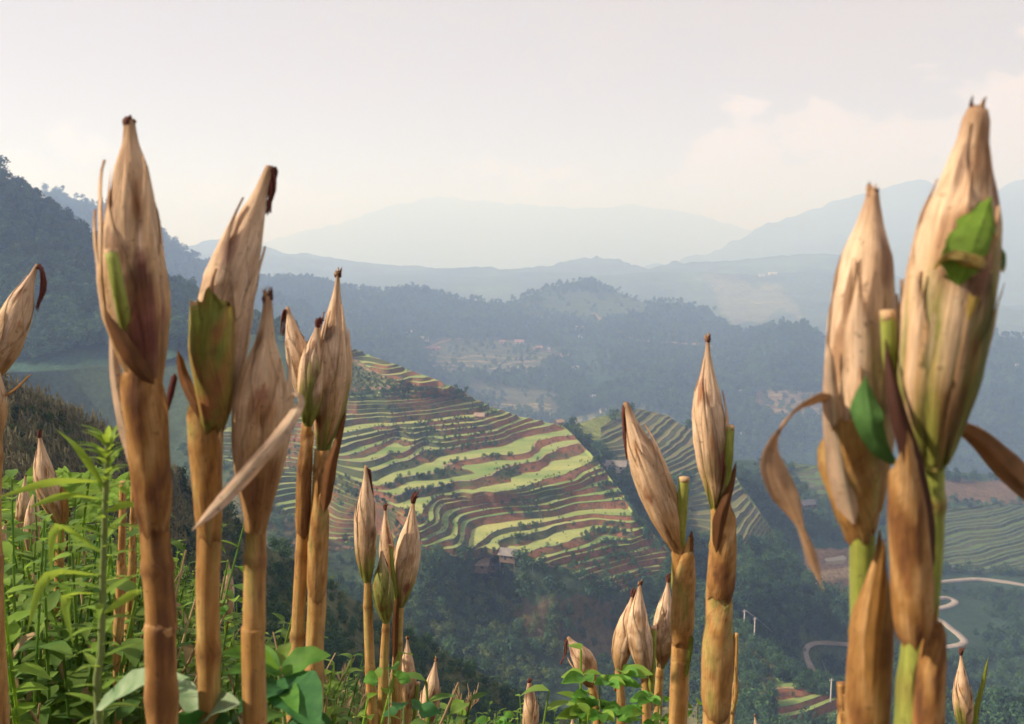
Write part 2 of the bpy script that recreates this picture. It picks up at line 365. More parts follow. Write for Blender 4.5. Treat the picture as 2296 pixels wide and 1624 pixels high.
# --- traced contour lines of the terraced hill: A and B are two enlargements of the photograph
A = lambda X, Y: (734.7+X*0.24, 762.3+Y*0.24)
B = lambda X, Y: (826.6+X*0.32, 991.9+Y*0.32)
ST = 1.35; ZB = -105.0
def ctz(n): return ZB + ST*(n+28)
cont = [
 (12, [A(100,85), A(200,60)]), (9, [A(250,165), A(330,150), A(560,185)]), (7, [A(540,290), A(770,250)]), (6, [A(620,330), A(860,285)]), (5, [A(700,390), A(1000,345)]),
 (4, [A(850,425), A(1060,400)]), (3, [A(150,465), A(740,430), A(1100,465)]),
 (0, [A(150,575), A(600,565), A(850,550), A(1080,505), A(1220,478)]), (-1, [A(270,625), A(560,615), A(900,590), A(1150,535), A(1290,490)]),
 (-2, [A(430,645), A(700,640), A(1000,615), A(1200,570), A(1360,540)]), (-3, [A(210,700), A(600,690), A(1000,650), A(1200,620), A(1390,580)]),
 (-4, [A(200,760), A(350,740), A(700,715), A(1000,690), A(1170,675), A(1380,650), A(1530,600)]), (-5, [A(200,820), A(450,790), A(800,755), A(1270,720), A(1420,690), A(1560,640)]),
 (-6, [A(130,920), A(420,865), A(760,830), A(1080,795), A(1430,765), A(1620,700), A(1750,650)]), (-7, [A(100,1020), A(330,950), A(540,890), A(900,865)]),
 (-7.6, [A(840,925), A(1300,875), A(1550,835), A(1830,715)]), (-8, [A(220,1050), A(450,970), A(620,900)]), (-9, [A(330,1140), A(700,1060), A(830,980), A(880,950)]),
 (-10, [B(30,245), B(200,160), B(440,110), B(500,60), B(700,30), A(1300,1000), A(1560,960), A(1900,850), A(2100,800)]),
 (-11, [B(110,295), B(250,240), B(430,200), B(600,140), B(700,95), B(960,75), B(1100,40), A(1850,950), A(2200,860)]),
 (-12, [B(180,400), B(390,330), B(560,305), B(820,270), B(1000,200), B(1200,110), B(1300,50)]),
 (-13, [B(300,470), B(410,430), B(450,390), B(570,370), B(880,350), B(1080,320), B(1230,260), B(1350,190)]),
 (-14, [B(340,590), B(430,530), B(440,450), B(500,400), B(650,380), B(880,375), B(1080,355), B(1300,310), B(1450,270)]),
 (-15, [B(350,640), B(480,580), B(505,500), B(600,440), B(800,400), B(1080,385), B(1340,340), B(1500,290)]),
 (-16, [B(340,690), B(540,610), B(560,530), B(640,470), B(820,430), B(1200,405), B(1300,370), B(1540,320)]),
 (-17, [B(440,720), B(620,640), B(625,560), B(700,510), B(900,470), B(1280,445), B(1420,400), B(1640,370)]),
 (-18, [B(600,750), B(680,660), B(695,590), B(800,540), B(1050,505), B(1280,485), B(1500,440), B(1730,420)]),
 (-19, [B(700,750), B(800,650), B(870,610), B(1000,580), B(1280,540), B(1500,500), B(1860,500)]),
 (-20, [B(880,770), B(895,710), B(1000,670), B(1300,590), B(1380,570), B(1530,545), B(1860,560)]),
 (-21, [B(1060,800), B(1300,740), B(1500,680), B(1630,600), B(1860,640)]),
 (-23, [B(1200,880), B(1380,820), B(1600,770), B(1780,740), B(1910,700)]), (-24, [B(1250,910), B(1450,870), B(1700,800), B(1880,770), B(1930,760)]),
 (-25, [B(1420,940), B(1600,870), B(1800,820), B(1970,790)]), (-26, [B(1480,970), B(1650,910), B(1830,850), B(2010,820)]),
 (-27, [B(1560,1000), B(1750,930), B(1950,870), B(2080,860)]), (-28, [B(1740,985), B(1900,930), B(2100,885)]),
]
ctrlT = []
for n, pts in cont:
    for i, p in enumerate(pts):
        ctrlT.append((p[0], p[1], ctz(n+0.42)))
        if i+1 < len(pts):
            q = pts[i+1]
            if math.hypot(q[0]-p[0], q[1]-p[1]) > 45: ctrlT.append(((p[0]+q[0])/2, (p[1]+q[1])/2, ctz(n+0.42)))
ctrlT += [(700,1250,-100), (600,1400,-106), (600,1624,-113), (850,1330,-105), (1100,1262,-100.5), (1100,1400,-113), (1100,1624,-126), (1380,1400,-117), (1400,1624,-127), (1250,1500,-121), (1696,1437,-112), (1806,1516,-113),
 (1700,1600,-116), (1900,1600,-118), (2300,1650,-120), (1560,1310,-108), (1628,1369,-110), (250,900,-65), (250,815,-52), (0,840,-52), (0,990,-78), (400,1000,-80), (500,970,-74), (400,780,-48), (600,745,-45),
 (600,860,-60), (690,765,-48.5), (-150,850,-50), (-150,1000,-75), (300,1200,-100), (-150,1200,-96), (-150,1650,-113), (300,1500,-110), (620,1010,-80), (600,1090,-88), (700,1120,-92), (500,1050,-85), (760,1150,-91), (850,1190,-95),(2000,1560,-116)]
T = Sheet([(-160,850),(0,840),(120,830),(250,815),(400,778),(480,760),(600,745),(680,762),(740,772),(760,774),(800,785),(900,822),(960,843),(1020,868),(1060,892),(1100,912),(1150,930),(1200,943),(1262,955),(1300,992),(1335,1030),(1370,1072),(1400,1110),(1428,1150),(1460,1195),(1500,1238),(1515,1262),(1560,1306),(1628,1369),(1696,1437),(1750,1475),(1806,1516),(1870,1535),(1960,1548),(2100,1565),(2300,1600),(2450,1630)],
          [(-160,1720),(2450,1760)], ctrlT, mode='z', lam=2e-4, namp=0.75, nfreq=0.05)
T_MAIN = [(470,955),(620,955),(700,900),(760,893),(1040,868),(1100,905),(1180,930),(1262,950),(1310,1000),(1350,1050),(1395,1105),(1440,1180),(1500,1232),(1512,1262),(1480,1290),(1390,1322),(1310,1300),(1262,1262),(1220,1256),(1190,1262),(1130,1240),(1040,1252),(980,1232),(915,1214),(840,1195),(760,1140),(700,1090),(600,1050),(470,1020)]
T_UP = [(740,770),(800,785),(900,822),(960,843),(1032,868),(990,872),(930,868),(875,848),(830,822),(790,800),(745,800)]
T_LEFT = [(560,1080),(640,1060),(745,1100),(800,1180),(770,1210),(690,1195)]
T_BR = [(1748,1505),(1800,1515),(1870,1537),(1960,1550),(2000,1640),(1740,1640)]
T.terr = dict(step=ST, b=0.35, e=0.08, z0=ZB-28*-ST-0.0, polys=[T_MAIN, T_UP, T_LEFT, T_BR])
T.terr['z0'] = ctz(0) - 0.0
def colT(x, y, X, Y, Z):
    c = shade((0.042, 0.068, 0.034), X, Y, 0.35, 0.02)
    c = paint(c, x, y, [(-200,800),(500,740),(560,930),(480,1000),(-200,1010)], (0.040, 0.060, 0.030), k=0.9)
    c = paint(c, x, y, [(740,790),(900,860),(930,868),(760,880)], (0.15, 0.15, 0.062), k=0.6)
    c = paint(c, x, y, [(1280,960),(1350,1010),(1330,1070),(1290,1075),(1265,1000)], (0.20, 0.095, 0.058))
    c = paint(c, x, y, [(1150,1330),(1420,1340),(1460,1480),(1280,1480),(1150,1400)], (0.115, 0.08, 0.045), 40, 0.7)
    c = paint(c, x, y, [(500,1060),(760,1150),(780,1250),(600,1240),(480,1120)], (0.09, 0.075, 0.042), 30, 0.7)
    c = paint(c, x, y, [(1480,1450),(1700,1440),(1800,1520),(1760,1640),(1480,1640)], (0.125, 0.115, 0.055), 20, 0.8)
    c = paint(c, x, y, [(1180,1240),(1270,1200),(1400,1170),(1420,1200),(1330,1255),(1240,1270)], (0.21, 0.10, 0.06), 8)
    # footpaths worn across the hill
    for pl in ([(762,873),(914,866),(1005,874)], [(770,792),(830,830),(914,866)], [(740,1140),(800,1190),(830,1215)], [(600,1215),(800,1228)]):
        for (x1, y1), (x2, y2) in zip(pl[:-1], pl[1:]):
            tt = np.clip(((x-x1)*(x2-x1)+(y-y1)*(y2-y1))/((x2-x1)**2+(y2-y1)**2), 0, 1)
            d = np.hypot((x-x1-tt*(x2-x1)), (y-y1-tt*(y2-y1))*1.6); m = (d < 3.4)[..., None]
            c = np.where(m, np.array((0.27, 0.17, 0.105)), c)
    return c
build_sheet(T, 'terraced_hill', np.arange(-160, 2450, 7.0), 200, colT, M_TER, back=(70, 0.55))

# --- spur beyond the saddle with more terraces
E = Sheet([(1200,985),(1250,958),(1300,948),(1360,930),(1431,915),(1493,930),(1554,965),(1620,1030),(1680,1110),(1745,1212),(1817,1310),(1912,1369),(1960,1415),(2000,1465),(2050,1530),(2100,1590)],
          [(1200,1120),(1300,1160),(1400,1300),(1600,1480),(1800,1600),(2100,1640)],
          [(1300,955,432),(1260,965,425),(1431,916,490),(1554,965,475),(1370,960,440),(1450,1000,425),(1450,1100,385),(1350,1050,395),(1600,1100,395),(1700,1150,385),(1650,1200,355),(1745,1215,372),(1817,1312,338),(1912,1369,322),(1560,1250,345),(1650,1350,300),(1750,1400,300),(2100,1590,285),(1700,1440,292),(1900,1500,305),(1838,1445,318),(1300,1100,380),(1520,1040,415)],
          namp=1.3, nfreq=0.035)
E.terr = dict(step=1.05, b=0.42, e=0.13, z0=-120, polys=[[(1345,960),(1400,930),(1431,916),(1493,931),(1554,966),(1610,1020),(1620,1068),(1420,1062),(1360,1020)], [(1545,1075),(1640,1060),(1690,1130),(1745,1212),(1730,1225),(1600,1222),(1540,1200)]])
def colE(x, y, X, Y, Z):
    c = shade((0.065, 0.10, 0.04), X, Y, 0.35, 0.02)
    c = paint(c, x, y, [(1280,945),(1360,935),(1400,960),(1340,1000),(1300,980)], (0.16, 0.19, 0.06), 6)
    c = paint(c, x, y, [(1600,1180),(1720,1220),(1850,1350),(1700,1400)], (0.05, 0.09, 0.04), 6)
    return c
build_sheet(E, 'saddle_spur', np.arange(1200, 2101, 7.0), 110, colE, M_TER, back=(60, 0.5), terr_names=('terrace_field', 'terrace_bank'), tmats=(M_BTREAD, M_LINE, M_GBANK))

# --- valley side with the road
G = Sheet([(1500,1030),(1700,1042),(1780,1040),(1850,1043),(1950,1056),(2100,1060),(2296,1075),(2480,1090)], [(1500,1330),(1700,1480),(1750,1640),(2480,1760)],
          [(1550,1040,545),(1850,1045,560),(2200,1060,580),(2450,1080,590),(1850,1130,500),(1850,1250,455),(1850,1330,425),(2200,1150,530),(2200,1280,470),(2200,1310,460),(2130,1360,430),(2160,1440,380),(1850,1450,370),(1900,1600,300),(2250,1600,300),(2450,1500,350),(2450,1300,470),(1650,1200,480),(1700,1480,350)], namp=2.4, nfreq=0.022)
G.terr = dict(step=0.9, b=0.45, e=0.12, z0=-160, polys=[[(1778,1040),(1850,1043),(1920,1052),(1920,1110),(1840,1120),(1790,1090)], [(2095,1140),(2330,1135),(2330,1272),(2200,1282),(2095,1270)]])
def colG(x, y, X, Y, Z):
    c = shade((0.027, 0.055, 0.033), X, Y, 0.4, 0.02)
    c = paint(c, x, y, [(2100,1080),(2330,1075),(2330,1135),(2100,1125)], (0.15, 0.085, 0.055), 14, 0.7)
    c = paint(c, x, y, [(1805,1235),(1930,1240),(1930,1345),(1870,1350),(1800,1310)], (0.24, 0.15, 0.085), 6)
    c = paint(c, x, y, [(1830,1285),(1915,1272),(1920,1290),(1835,1306)], (0.42, 0.29, 0.15), 3)
    return c
build_sheet(G, 'road_valley_side', np.arange(1500, 2481, 9.0), 110, colG, M_TER, back=(80, 0.3), terr_names=('terrace_field', 'terrace_bank'), tmats=(M_GTREAD, M_GTREAD, M_GBANK))

# --- village hills in the middle distance
H = Sheet([(330,640),(450,640),(580,627),(640,632),(700,630),(760,641),(850,652),(930,647),(1000,668),(1060,672),(1130,681),(1200,657),(1260,634),(1290,630),(1330,630),(1390,656),(1440,676),(1500,679),(1560,691),(1600,706),(1640,739),(1700,740),(1750,724),(1800,727),(1850,762),(1900,790),(1980,805),(2050,790),(2110,762),(2200,750),(2296,762),(2480,770)],
          [(330,770),(600,780),(760,830),(1020,930),(1260,1000),(1400,1010),(1600,1070),(1700,1085),(2480,1135)],
          [(760,810,640),(760,640,1000),(1000,800,760),(1000,670,1020),(1100,900,640),(1320,630,1150),(1320,720,980),(1320,800,820),(1320,920,630),(1500,680,1080),(1500,850,720),(1640,738,980),(1780,722,900),(1780,850,720),(1700,950,640),(1700,1060,580),(2000,810,880),(2000,950,690),(2000,1070,600),(2200,750,900),(2200,900,700),(2250,1100,605),(500,640,1000),(500,760,700),(1130,682,1020),(850,652,1000)], namp=6.0, nfreq=0.008, far=1.8)
def colH(x, y, X, Y, Z):
    c = shade((0.026, 0.054, 0.032), X, Y, 0.3, 0.01)
    c = paint(c, x, y, [(950,770),(1130,760),(1260,790),(1200,850),(1100,850),(960,820)], (0.095, 0.10, 0.05), 22, 0.7)
    c = paint(c, x, y, [(1040,850),(1250,880),(1260,935),(1150,925),(1060,890)], (0.10, 0.095, 0.052), 18, 0.7)
    c = paint(c, x, y, [(1700,875),(1850,885),(1850,930),(1760,945),(1690,910)], (0.16, 0.11, 0.07), 10, 0.9)
    c = paint(c, x, y, [(1260,935),(1440,905),(1540,950),(1300,1000)], (0.115, 0.12, 0.055), 10, 0.7)
    c = paint(c, x, y, [(1720,950),(2000,980),(2000,1050),(1720,1040)], (0.06, 0.085, 0.04), 22, 0.5)
    c = paint(c, x, y, [(1200,640),(1420,660),(1500,700),(1300,720),(1180,690)], (0.065, 0.09, 0.04), 22, 0.6)
    c = paint(c, x, y, [(2110,840),(2330,880),(2330,960),(2120,930)], (0.06, 0.085, 0.04), 22, 0.5)
    for (x0, x1, y0, n, dy, tilt) in ((1710,1850,880,7,8.5,0.05), (1270,1340,940,4,8,-0.05), (960,1240,800,4,11,0.03), (1090,1240,900,4,8,0.06), (1990,2300,960,6,14,0.02), (1790,2000,990,5,11,0.03)):
        for k in range(n):
            d = np.abs(y-(y0+k*dy+tilt*(x-x0)+2.5*np.sin(x*0.045+k))); m = ((d < 1.7) & (x > x0) & (x < x1))[..., None]
            c = np.where(m, np.array((0.20, 0.165, 0.09)), c)
    for pl in ([(1330,700),(1420,760),(1560,770),(1700,790)], [(1380,880),(1470,865),(1560,860),(1620,880)], [(930,790),(990,770),(1080,740)]):
        for (x1, y1), (x2, y2) in zip(pl[:-1], pl[1:]):
            tt = np.clip(((x-x1)*(x2-x1)+(y-y1)*(y2-y1))/((x2-x1)**2+(y2-y1)**2), 0, 1)
            d = np.hypot((x-x1-tt*(x2-x1)), (y-y1-tt*(y2-y1))); c = np.where((d < 2.0)[..., None], np.array((0.26, 0.16, 0.10)), c)
    return c
build_sheet(H, 'village_hills', np.arange(330, 2481, 5.0), 150, colH, M_TER, back=(250, 0.35))

# --- steep wooded hill at the side and the one behind it
L1 = Sheet([(-220,312),(-120,345),(0,404),(60,432),(110,467),(160,502),(220,547),(300,600),(385,645),(434,662),(480,692),(540,726),(600,746),(660,762)],
           [(-220,880),(0,860),(250,835),(400,800),(480,785),(660,790)],
           [(-200,850,395),(0,830,400),(250,810,408),(430,770,432),(0,600,450),(0,395,520),(200,530,545),(220,650,470),(390,645,560),(440,662,580),(500,705,560),(560,740,500),(-200,500,480),(-200,310,540),(640,770,455)], namp=3.0, nfreq=0.02)
def colL(x, y, X, Y, Z): return shade((0.026, 0.058, 0.036), X, Y, 0.3, 0.02)
build_sheet(L1, 'wooded_hill', np.arange(-220, 661, 10.0), 70, colL, M_TER, back=(120, 0.5))
L2 = Sheet([(100,430),(250,472),(375,530),(407,560),(452,588),(520,626),(580,652),(640,680),(700,700)], [(100,700),(700,790)],
           [(150,440,950),(375,528,930),(452,587,920),(580,650,900),(700,700,860),(375,650,760),(580,740,720),(150,600,760),(400,760,640)], namp=4.0, nfreq=0.01, far=1.7)
build_sheet(L2, 'hazy_wooded_hill', np.arange(100, 701, 10.0), 50, colL, M_TER, back=(200, 0.4))

# --- hazy ridges and the far mountains
def ragged(r, amp, step=6, f=0.05, s=0.0):
    xs = np.arange(r[0][0], r[-1][0]+1, step); y = np.interp(xs, [a for a, b in r], [b for a, b in r])
    return list(zip(xs, y+amp*fbm(xs*f+s, xs*0+s, 5)))
I1 = Sheet(ragged([(300,580),(380,560),(410,545),(440,540),(498,532),(560,545),(640,562),(760,575),(900,590),(1050,600),(1130,602),(1194,595),(1312,578),(1384,586),(1452,595),(1500,583),(1600,584),(1700,580),(1787,572),(1850,568),(1889,582),(2000,620),(2100,655),(2200,672),(2296,676),(2480,690)], 5), [(300,720),(2480,830)],
           [(400,545,2700),(900,590,2500),(1312,578,2700),(1850,568,2500),(2200,672,2000),(2450,690,1900),(400,700,1500),(1000,700,1500),(1300,700,1500),(1800,760,1300),(2200,800,1150),(1600,680,1700),(1850,650,1900)], namp=38.0, nfreq=0.0022, far=1.6)
def colI(x, y, X, Y, Z):
    c = shade((0.05, 0.08, 0.04), X, Y, 0.4, 0.003)
    c = paint(c, x, y, [(1560,640),(1760,640),(1800,700),(1640,710)], (0.15, 0.15, 0.085), 40, 0.7)
    return c
build_sheet(I1, 'hazy_ridge', np.arange(300, 2481, 6.0), 90, colI, M_FAR, back=(700, 0.3))
J1 = Sheet(ragged([(1150,610),(1250,600),(1450,586),(1600,556),(1700,520),(1826,473),(1880,450),(1960,425),(2039,402),(2090,408),(2150,425),(2228,419),(2278,400),(2480,385)], 9, s=3.0), [(1150,700),(2480,760)],
           [(1250,600,5000),(1700,520,5400),(2039,401,5600),(2350,395,5400),(1300,690,3400),(1700,680,3400),(2100,700,3000),(2450,720,2900),(2000,550,4400)], namp=60.0, nfreq=0.0011, far=1.2)
build_sheet(J1, 'far_mountain', np.arange(1150, 2481, 7.0), 80, colI, M_FAR, back=(1500, 0.35))
K1 = Sheet(ragged([(150,620),(350,600),(600,540),(760,500),(900,455),(1000,440),(1050,448),(1150,458),(1300,470),(1420,460),(1560,480),(1700,520),(1800,560),(2000,600)], 8, s=9.0), [(150,660),(2000,680)],
           [(400,590,9000),(900,455,10000),(1420,460,10000),(1900,590,9500),(400,650,6500),(1000,650,6500),(1700,660,6500)], namp=40.0, nfreq=0.0007, far=1.12)
build_sheet(K1, 'distant_mountain_range', np.arange(150, 2001, 8.0), 60, colI, M_FAR, back=(1200, 0.35))

# --- spur of the near hillside with the dried-up maize field
SB = Sheet([(-220,800),(-60,850),(20,880),(80,905),(147,939),(255,988),(330,1032),(392,1072),(491,1136),(589,1219),(658,1258),(740,1312),(860,1392),(1000,1478),(1120,1545),(1250,1622),(1400,1720)], [(-220,1500),(400,1640),(800,1730),(1400,1780)],
           [(20,880,62),(147,939,66),(255,988,72),(392,1072,82),(491,1136,94),(589,1219,112),(658,1258,128),(740,1312,138),(860,1392,140),(1000,1478,138),(1120,1545,132),(1250,1622,125),(20,1300,32),(-200,1300,28),(-200,820,58),(300,1400,45),(600,1450,70),(700,1650,65),(900,1650,85),(1100,1700,95)], namp=0.5, nfreq=0.08)
def colB(x, y, X, Y, Z):
    c = shade((0.075, 0.085, 0.038), X, Y, 0.3, 0.1)
    c = paint(c, x, y, [(-220,780),(260,985),(420,1090),(480,1300),(250,1300),(-220,1250)], (0.075, 0.07, 0.038), 20, 0.8)
    return c
build_sheet(SB, 'maize_field_spur', np.arange(-220, 1401, 9.0), 90, colB, M_TER, back=(60, 0.7))

# --- the slope the camera stands on
def zg(X, Y):
    X = np.asarray(X, float); Y = np.asarray(Y, float)
    z = -1.05 - 0.45*Y + 0.42*np.sqrt(np.maximum(0, -X)**2+0.01) - 0.10*np.maximum(X, 0)
    z = z - 0.10*np.maximum(0, Y-9)**1.5
    return z + 0.07*fbm(X*0.9, Y*0.9) + 0.03*fbm(X*3, Y*3)
gx, gy = np.meshgrid(np.linspace(-14, 12, 105), np.linspace(-3, 24, 110))
gz = zg(gx, gy); V = np.stack([gx, gy, gz], -1).reshape(-1, 3)
tag(mesh_obj('near_slope', V, grid_faces(110, 105), M_NEAR, col=shade((0.085, 0.060, 0.036), gx, gy, 0.4, 0.8).reshape(-1, 3)), kind='structure')

# --- valley floor far below, out to the horizon
gx, gy = np.meshgrid(np.linspace(-12000, 12000, 40), np.linspace(-2000, 14000, 40))
tag(mesh_obj('valley_floor', np.stack([gx, gy, gx*0-330], -1).reshape(-1, 3), grid_faces(40, 40), M_FAR, col=np.tile(np.array((0.05, 0.08, 0.04)), (1600, 1))), kind='structure')

# ------------------------------------------------------------------ roads and pond
def ribbon_on(sheet, name, pts, width, mat, lift=0.35, n=12):
    px = np.array(pts, float); k = np.arange(len(px)); kk = np.linspace(0, len(px)-1, (len(px)-1)*n+1)
    # Catmull-Rom through the points
    def cr(c):
        p = np.concatenate([[2*c[0]-c[1]], c, [2*c[-1]-c[-2]]]); i = np.minimum(kk.astype(int), len(c)-2); t = kk-i
        a, b, d, e = p[i], p[i+1], p[i+2], p[i+3]
        return 0.5*((2*b)+(-a+d)*t+(2*a-5*b+4*d-e)*t*t+(-a+3*b-3*d+e)*t**3)
    X, Y, Z = sheet.pos(cr(px[:, 0]), cr(px[:, 1])); Q = np.stack([X, Y, Z], 1)
    for _ in range(3): Q[1:-1] = (Q[:-2]+2*Q[1:-1]+Q[2:])/4
    d = np.gradient(Q, axis=0); nrm = np.stack([-d[:, 1], d[:, 0], 0*d[:, 0]], 1); nrm /= np.linalg.norm(nrm, axis=1)[:, None]+1e-9
    vs_, fs = [], []
    offs = [(-0.5, -1.6), (-0.47, 0.0), (0.0, 0.06), (0.47, 0.0), (0.5, -1.6)]
    for q, m in zip(Q, nrm):
        for o, dz in offs: vs_.append((q[0]+m[0]*o*width, q[1]+m[1]*o*width, q[2]+lift+dz*0.5))
    o = mesh_obj(name, vs_, grid_faces(len(Q), 5), mat); tag(o, kind='structure'); return o
M_ROAD = mat_plain('pale_concrete_road', (0.29, 0.25, 0.22), 0.9, 0.2, 0.3)
ribbon_on(G, 'road', [(2070,1312),(2106,1305),(2162,1299),(2199,1298),(2245,1303),(2296,1310),(2360,1322)], 3.4, M_ROAD, 0.3)
ribbon_on(G, 'road', [(2060,1366),(2102,1362),(2129,1358),(2142,1350),(2132,1343),(2112,1341),(2070,1350),(2066,1372),(2106,1388),(2134,1410),(2160,1432),(2158,1444),(2134,1451),(2080,1457),(2020,1470)], 3.2, M_ROAD, 0.35)
ribbon_on(E, 'road', [(1990,1462),(1950,1454),(1907,1449),(1870,1445),(1838,1444),(1812,1449),(1803,1460),(1806,1478),(1814,1496),(1824,1515)], 2.8, M_ROAD, 0.5)
ribbon_on(E, 'footpath', [(1262,962),(1300,975),(1335,1005),(1345,1030),(1370,1050)], 1.6, mat_plain('trodden_earth', (0.30, 0.21, 0.13), 0.95), 0.2)
def pond():
    px = [(1848,1260),(1856,1247),(1870,1242),(1890,1247),(1898,1258),(1890,1266),(1868,1268),(1852,1268)]
    c = G.pt(1872, 1256); vv = []
    for a, b in px:
        q = G.pt(a, b); vv.append((q.x, q.y, c.z+0.5))
    n = len(vv); vv += [(x, y, z-2.0) for x, y, z in vv]
    f = [tuple(range(n))] + [(i, (i+1) % n, n+(i+1) % n, n+i) for i in range(n)]
    m, N, L = newmat('silty_pond_water'); surf(N, L, (0.42, 0.36, 0.27), 0.25, spec=0.5)
    o = mesh_obj('pond_water', vv, f, m, smooth=False); tag(o, kind='structure')
pond()

# ------------------------------------------------------------------ trees and shrubs
def crown_mesh(name, seed, n=220, lobes=6, h=1.0, wid=0.42, leaf=0.13, low=0.15, flat=0.0):
    r = np.random.default_rng(seed)
    cen = []
    for i in range(lobes):
        a = r.uniform(0, 2*math.pi); q = r.uniform(0.1, 0.62)*wid; t = r.uniform(0.0, 1.0)
        cen.append((q*math.cos(a)*(1-0.5*t), q*math.sin(a)*(1-0.5*t), h*(low+0.22+(0.72-low)*t*(1-flat)), wid*r.uniform(0.36, 0.62)))
    vv, ff = [], []
    for i in range(n):
        c = cen[r.integers(lobes)]
        d = r.normal(size=3); d[2] = abs(d[2])*1.1-0.25; d /= np.linalg.norm(d)
        p = np.array(c[:3]) + d*c[3]*r.uniform(0.72, 1.08)*np.array((1, 1, 0.9)); p[2] = max(p[2], 0.02)
        nn = d + r.normal(size=3)*0.45; nn /= np.linalg.norm(nn)
        u = np.cross(nn, r.normal(size=3)); u /= np.linalg.norm(u)+1e-9; v = np.cross(nn, u); s = leaf*r.uniform(0.5, 1.25)
        k = len(vv); b = nn*s*0.25
        vv += [p-u*s*0.5, p+v*s*0.32-b*0.3, p+u*s*0.6-b, p-v*s*0.34-b*0.3]; ff.append((k, k+1, k+2, k+3))
    me = bpy.data.meshes.new(name); me.from_pydata([tuple(a) for a in vv], [], ff); me.update(); return me
def limb_mesh(vv, ff, a, b, r0, r1, n=6):
    a = Vector(a); b = Vector(b); d = (b-a).normalized(); u = d.orthogonal().normalized(); v = d.cross(u); k = len(vv)
    for c, r in ((a, r0), (b, r1)):
        for i in range(n):
            t = 2*math.pi*i/n; vv.append(c+u*math.cos(t)*r+v*math.sin(t)*r)
    ff += [(k+i, k+(i+1) % n, k+n+(i+1) % n, k+n+i) for i in range(n)] + [tuple(range(k+n, k+2*n))]
TREE_ME = {}
def trunk_mesh(seed, h=1.0):
    r = random.Random(seed); vv, ff = [], []
    limb_mesh(vv, ff, (0, 0, -0.06), (r.uniform(-.03, .03), r.uniform(-.03, .03), 0.5*h), 0.035, 0.022)
    for i in range(4):
        a = r.uniform(0, 6.28); limb_mesh(vv, ff, (0, 0, (0.25+0.07*i)*h), (0.22*math.cos(a), 0.22*math.sin(a), (0.5+0.09*i)*h), 0.016, 0.006, 5)
    me = bpy.data.meshes.new('trunk'); me.from_pydata([tuple(a) for a in vv], [], ff); me.update(); me.materials.append(M_BARK); return me
CROWNS = [crown_mesh('crown', 11, 230, 7), crown_mesh('crown', 12, 230, 8, wid=0.46), crown_mesh('crown', 13, 210, 6, wid=0.34), crown_mesh('crown', 14, 200, 7, wid=0.5, low=0.2, leaf=0.12)]
BUSHES = [crown_mesh('crown', 21, 200, 8, h=0.8, wid=0.55, low=-0.15, leaf=0.14), crown_mesh('crown', 22, 200, 9, h=0.7, wid=0.6, low=-0.2, leaf=0.15), crown_mesh('crown', 23, 220, 8, h=0.9, wid=0.5, low=-0.15, leaf=0.13)]
for m_ in CROWNS: m_.materials.append(M_CROWN1)
for m_ in BUSHES: m_.materials.append(M_CROWN2)
PALE = [crown_mesh('crown', 31, 220, 8, h=0.8, wid=0.55, low=-0.15, leaf=0.13), crown_mesh('crown', 32, 200, 8, h=0.8, wid=0.5, low=-0.1, leaf=0.12)]
for m_ in PALE: m_.materials.append(M_CROWN3)
TRUNK = trunk_mesh(3)
def tree(loc, size, crown, label, name='tree', group=None, cat='tree', trunk=True):
    t = empty(name, loc, random.uniform(0, 6)); tag(t, label, cat, group)
    c = bpy.data.objects.new('crown', crown); COL.objects.link(c); c.parent = t; c.scale = (size,)*3
    if trunk:
        k = bpy.data.objects.new('trunk', TRUNK); COL.objects.link(k); k.parent = t; k.scale = (size,)*3
    return t, c
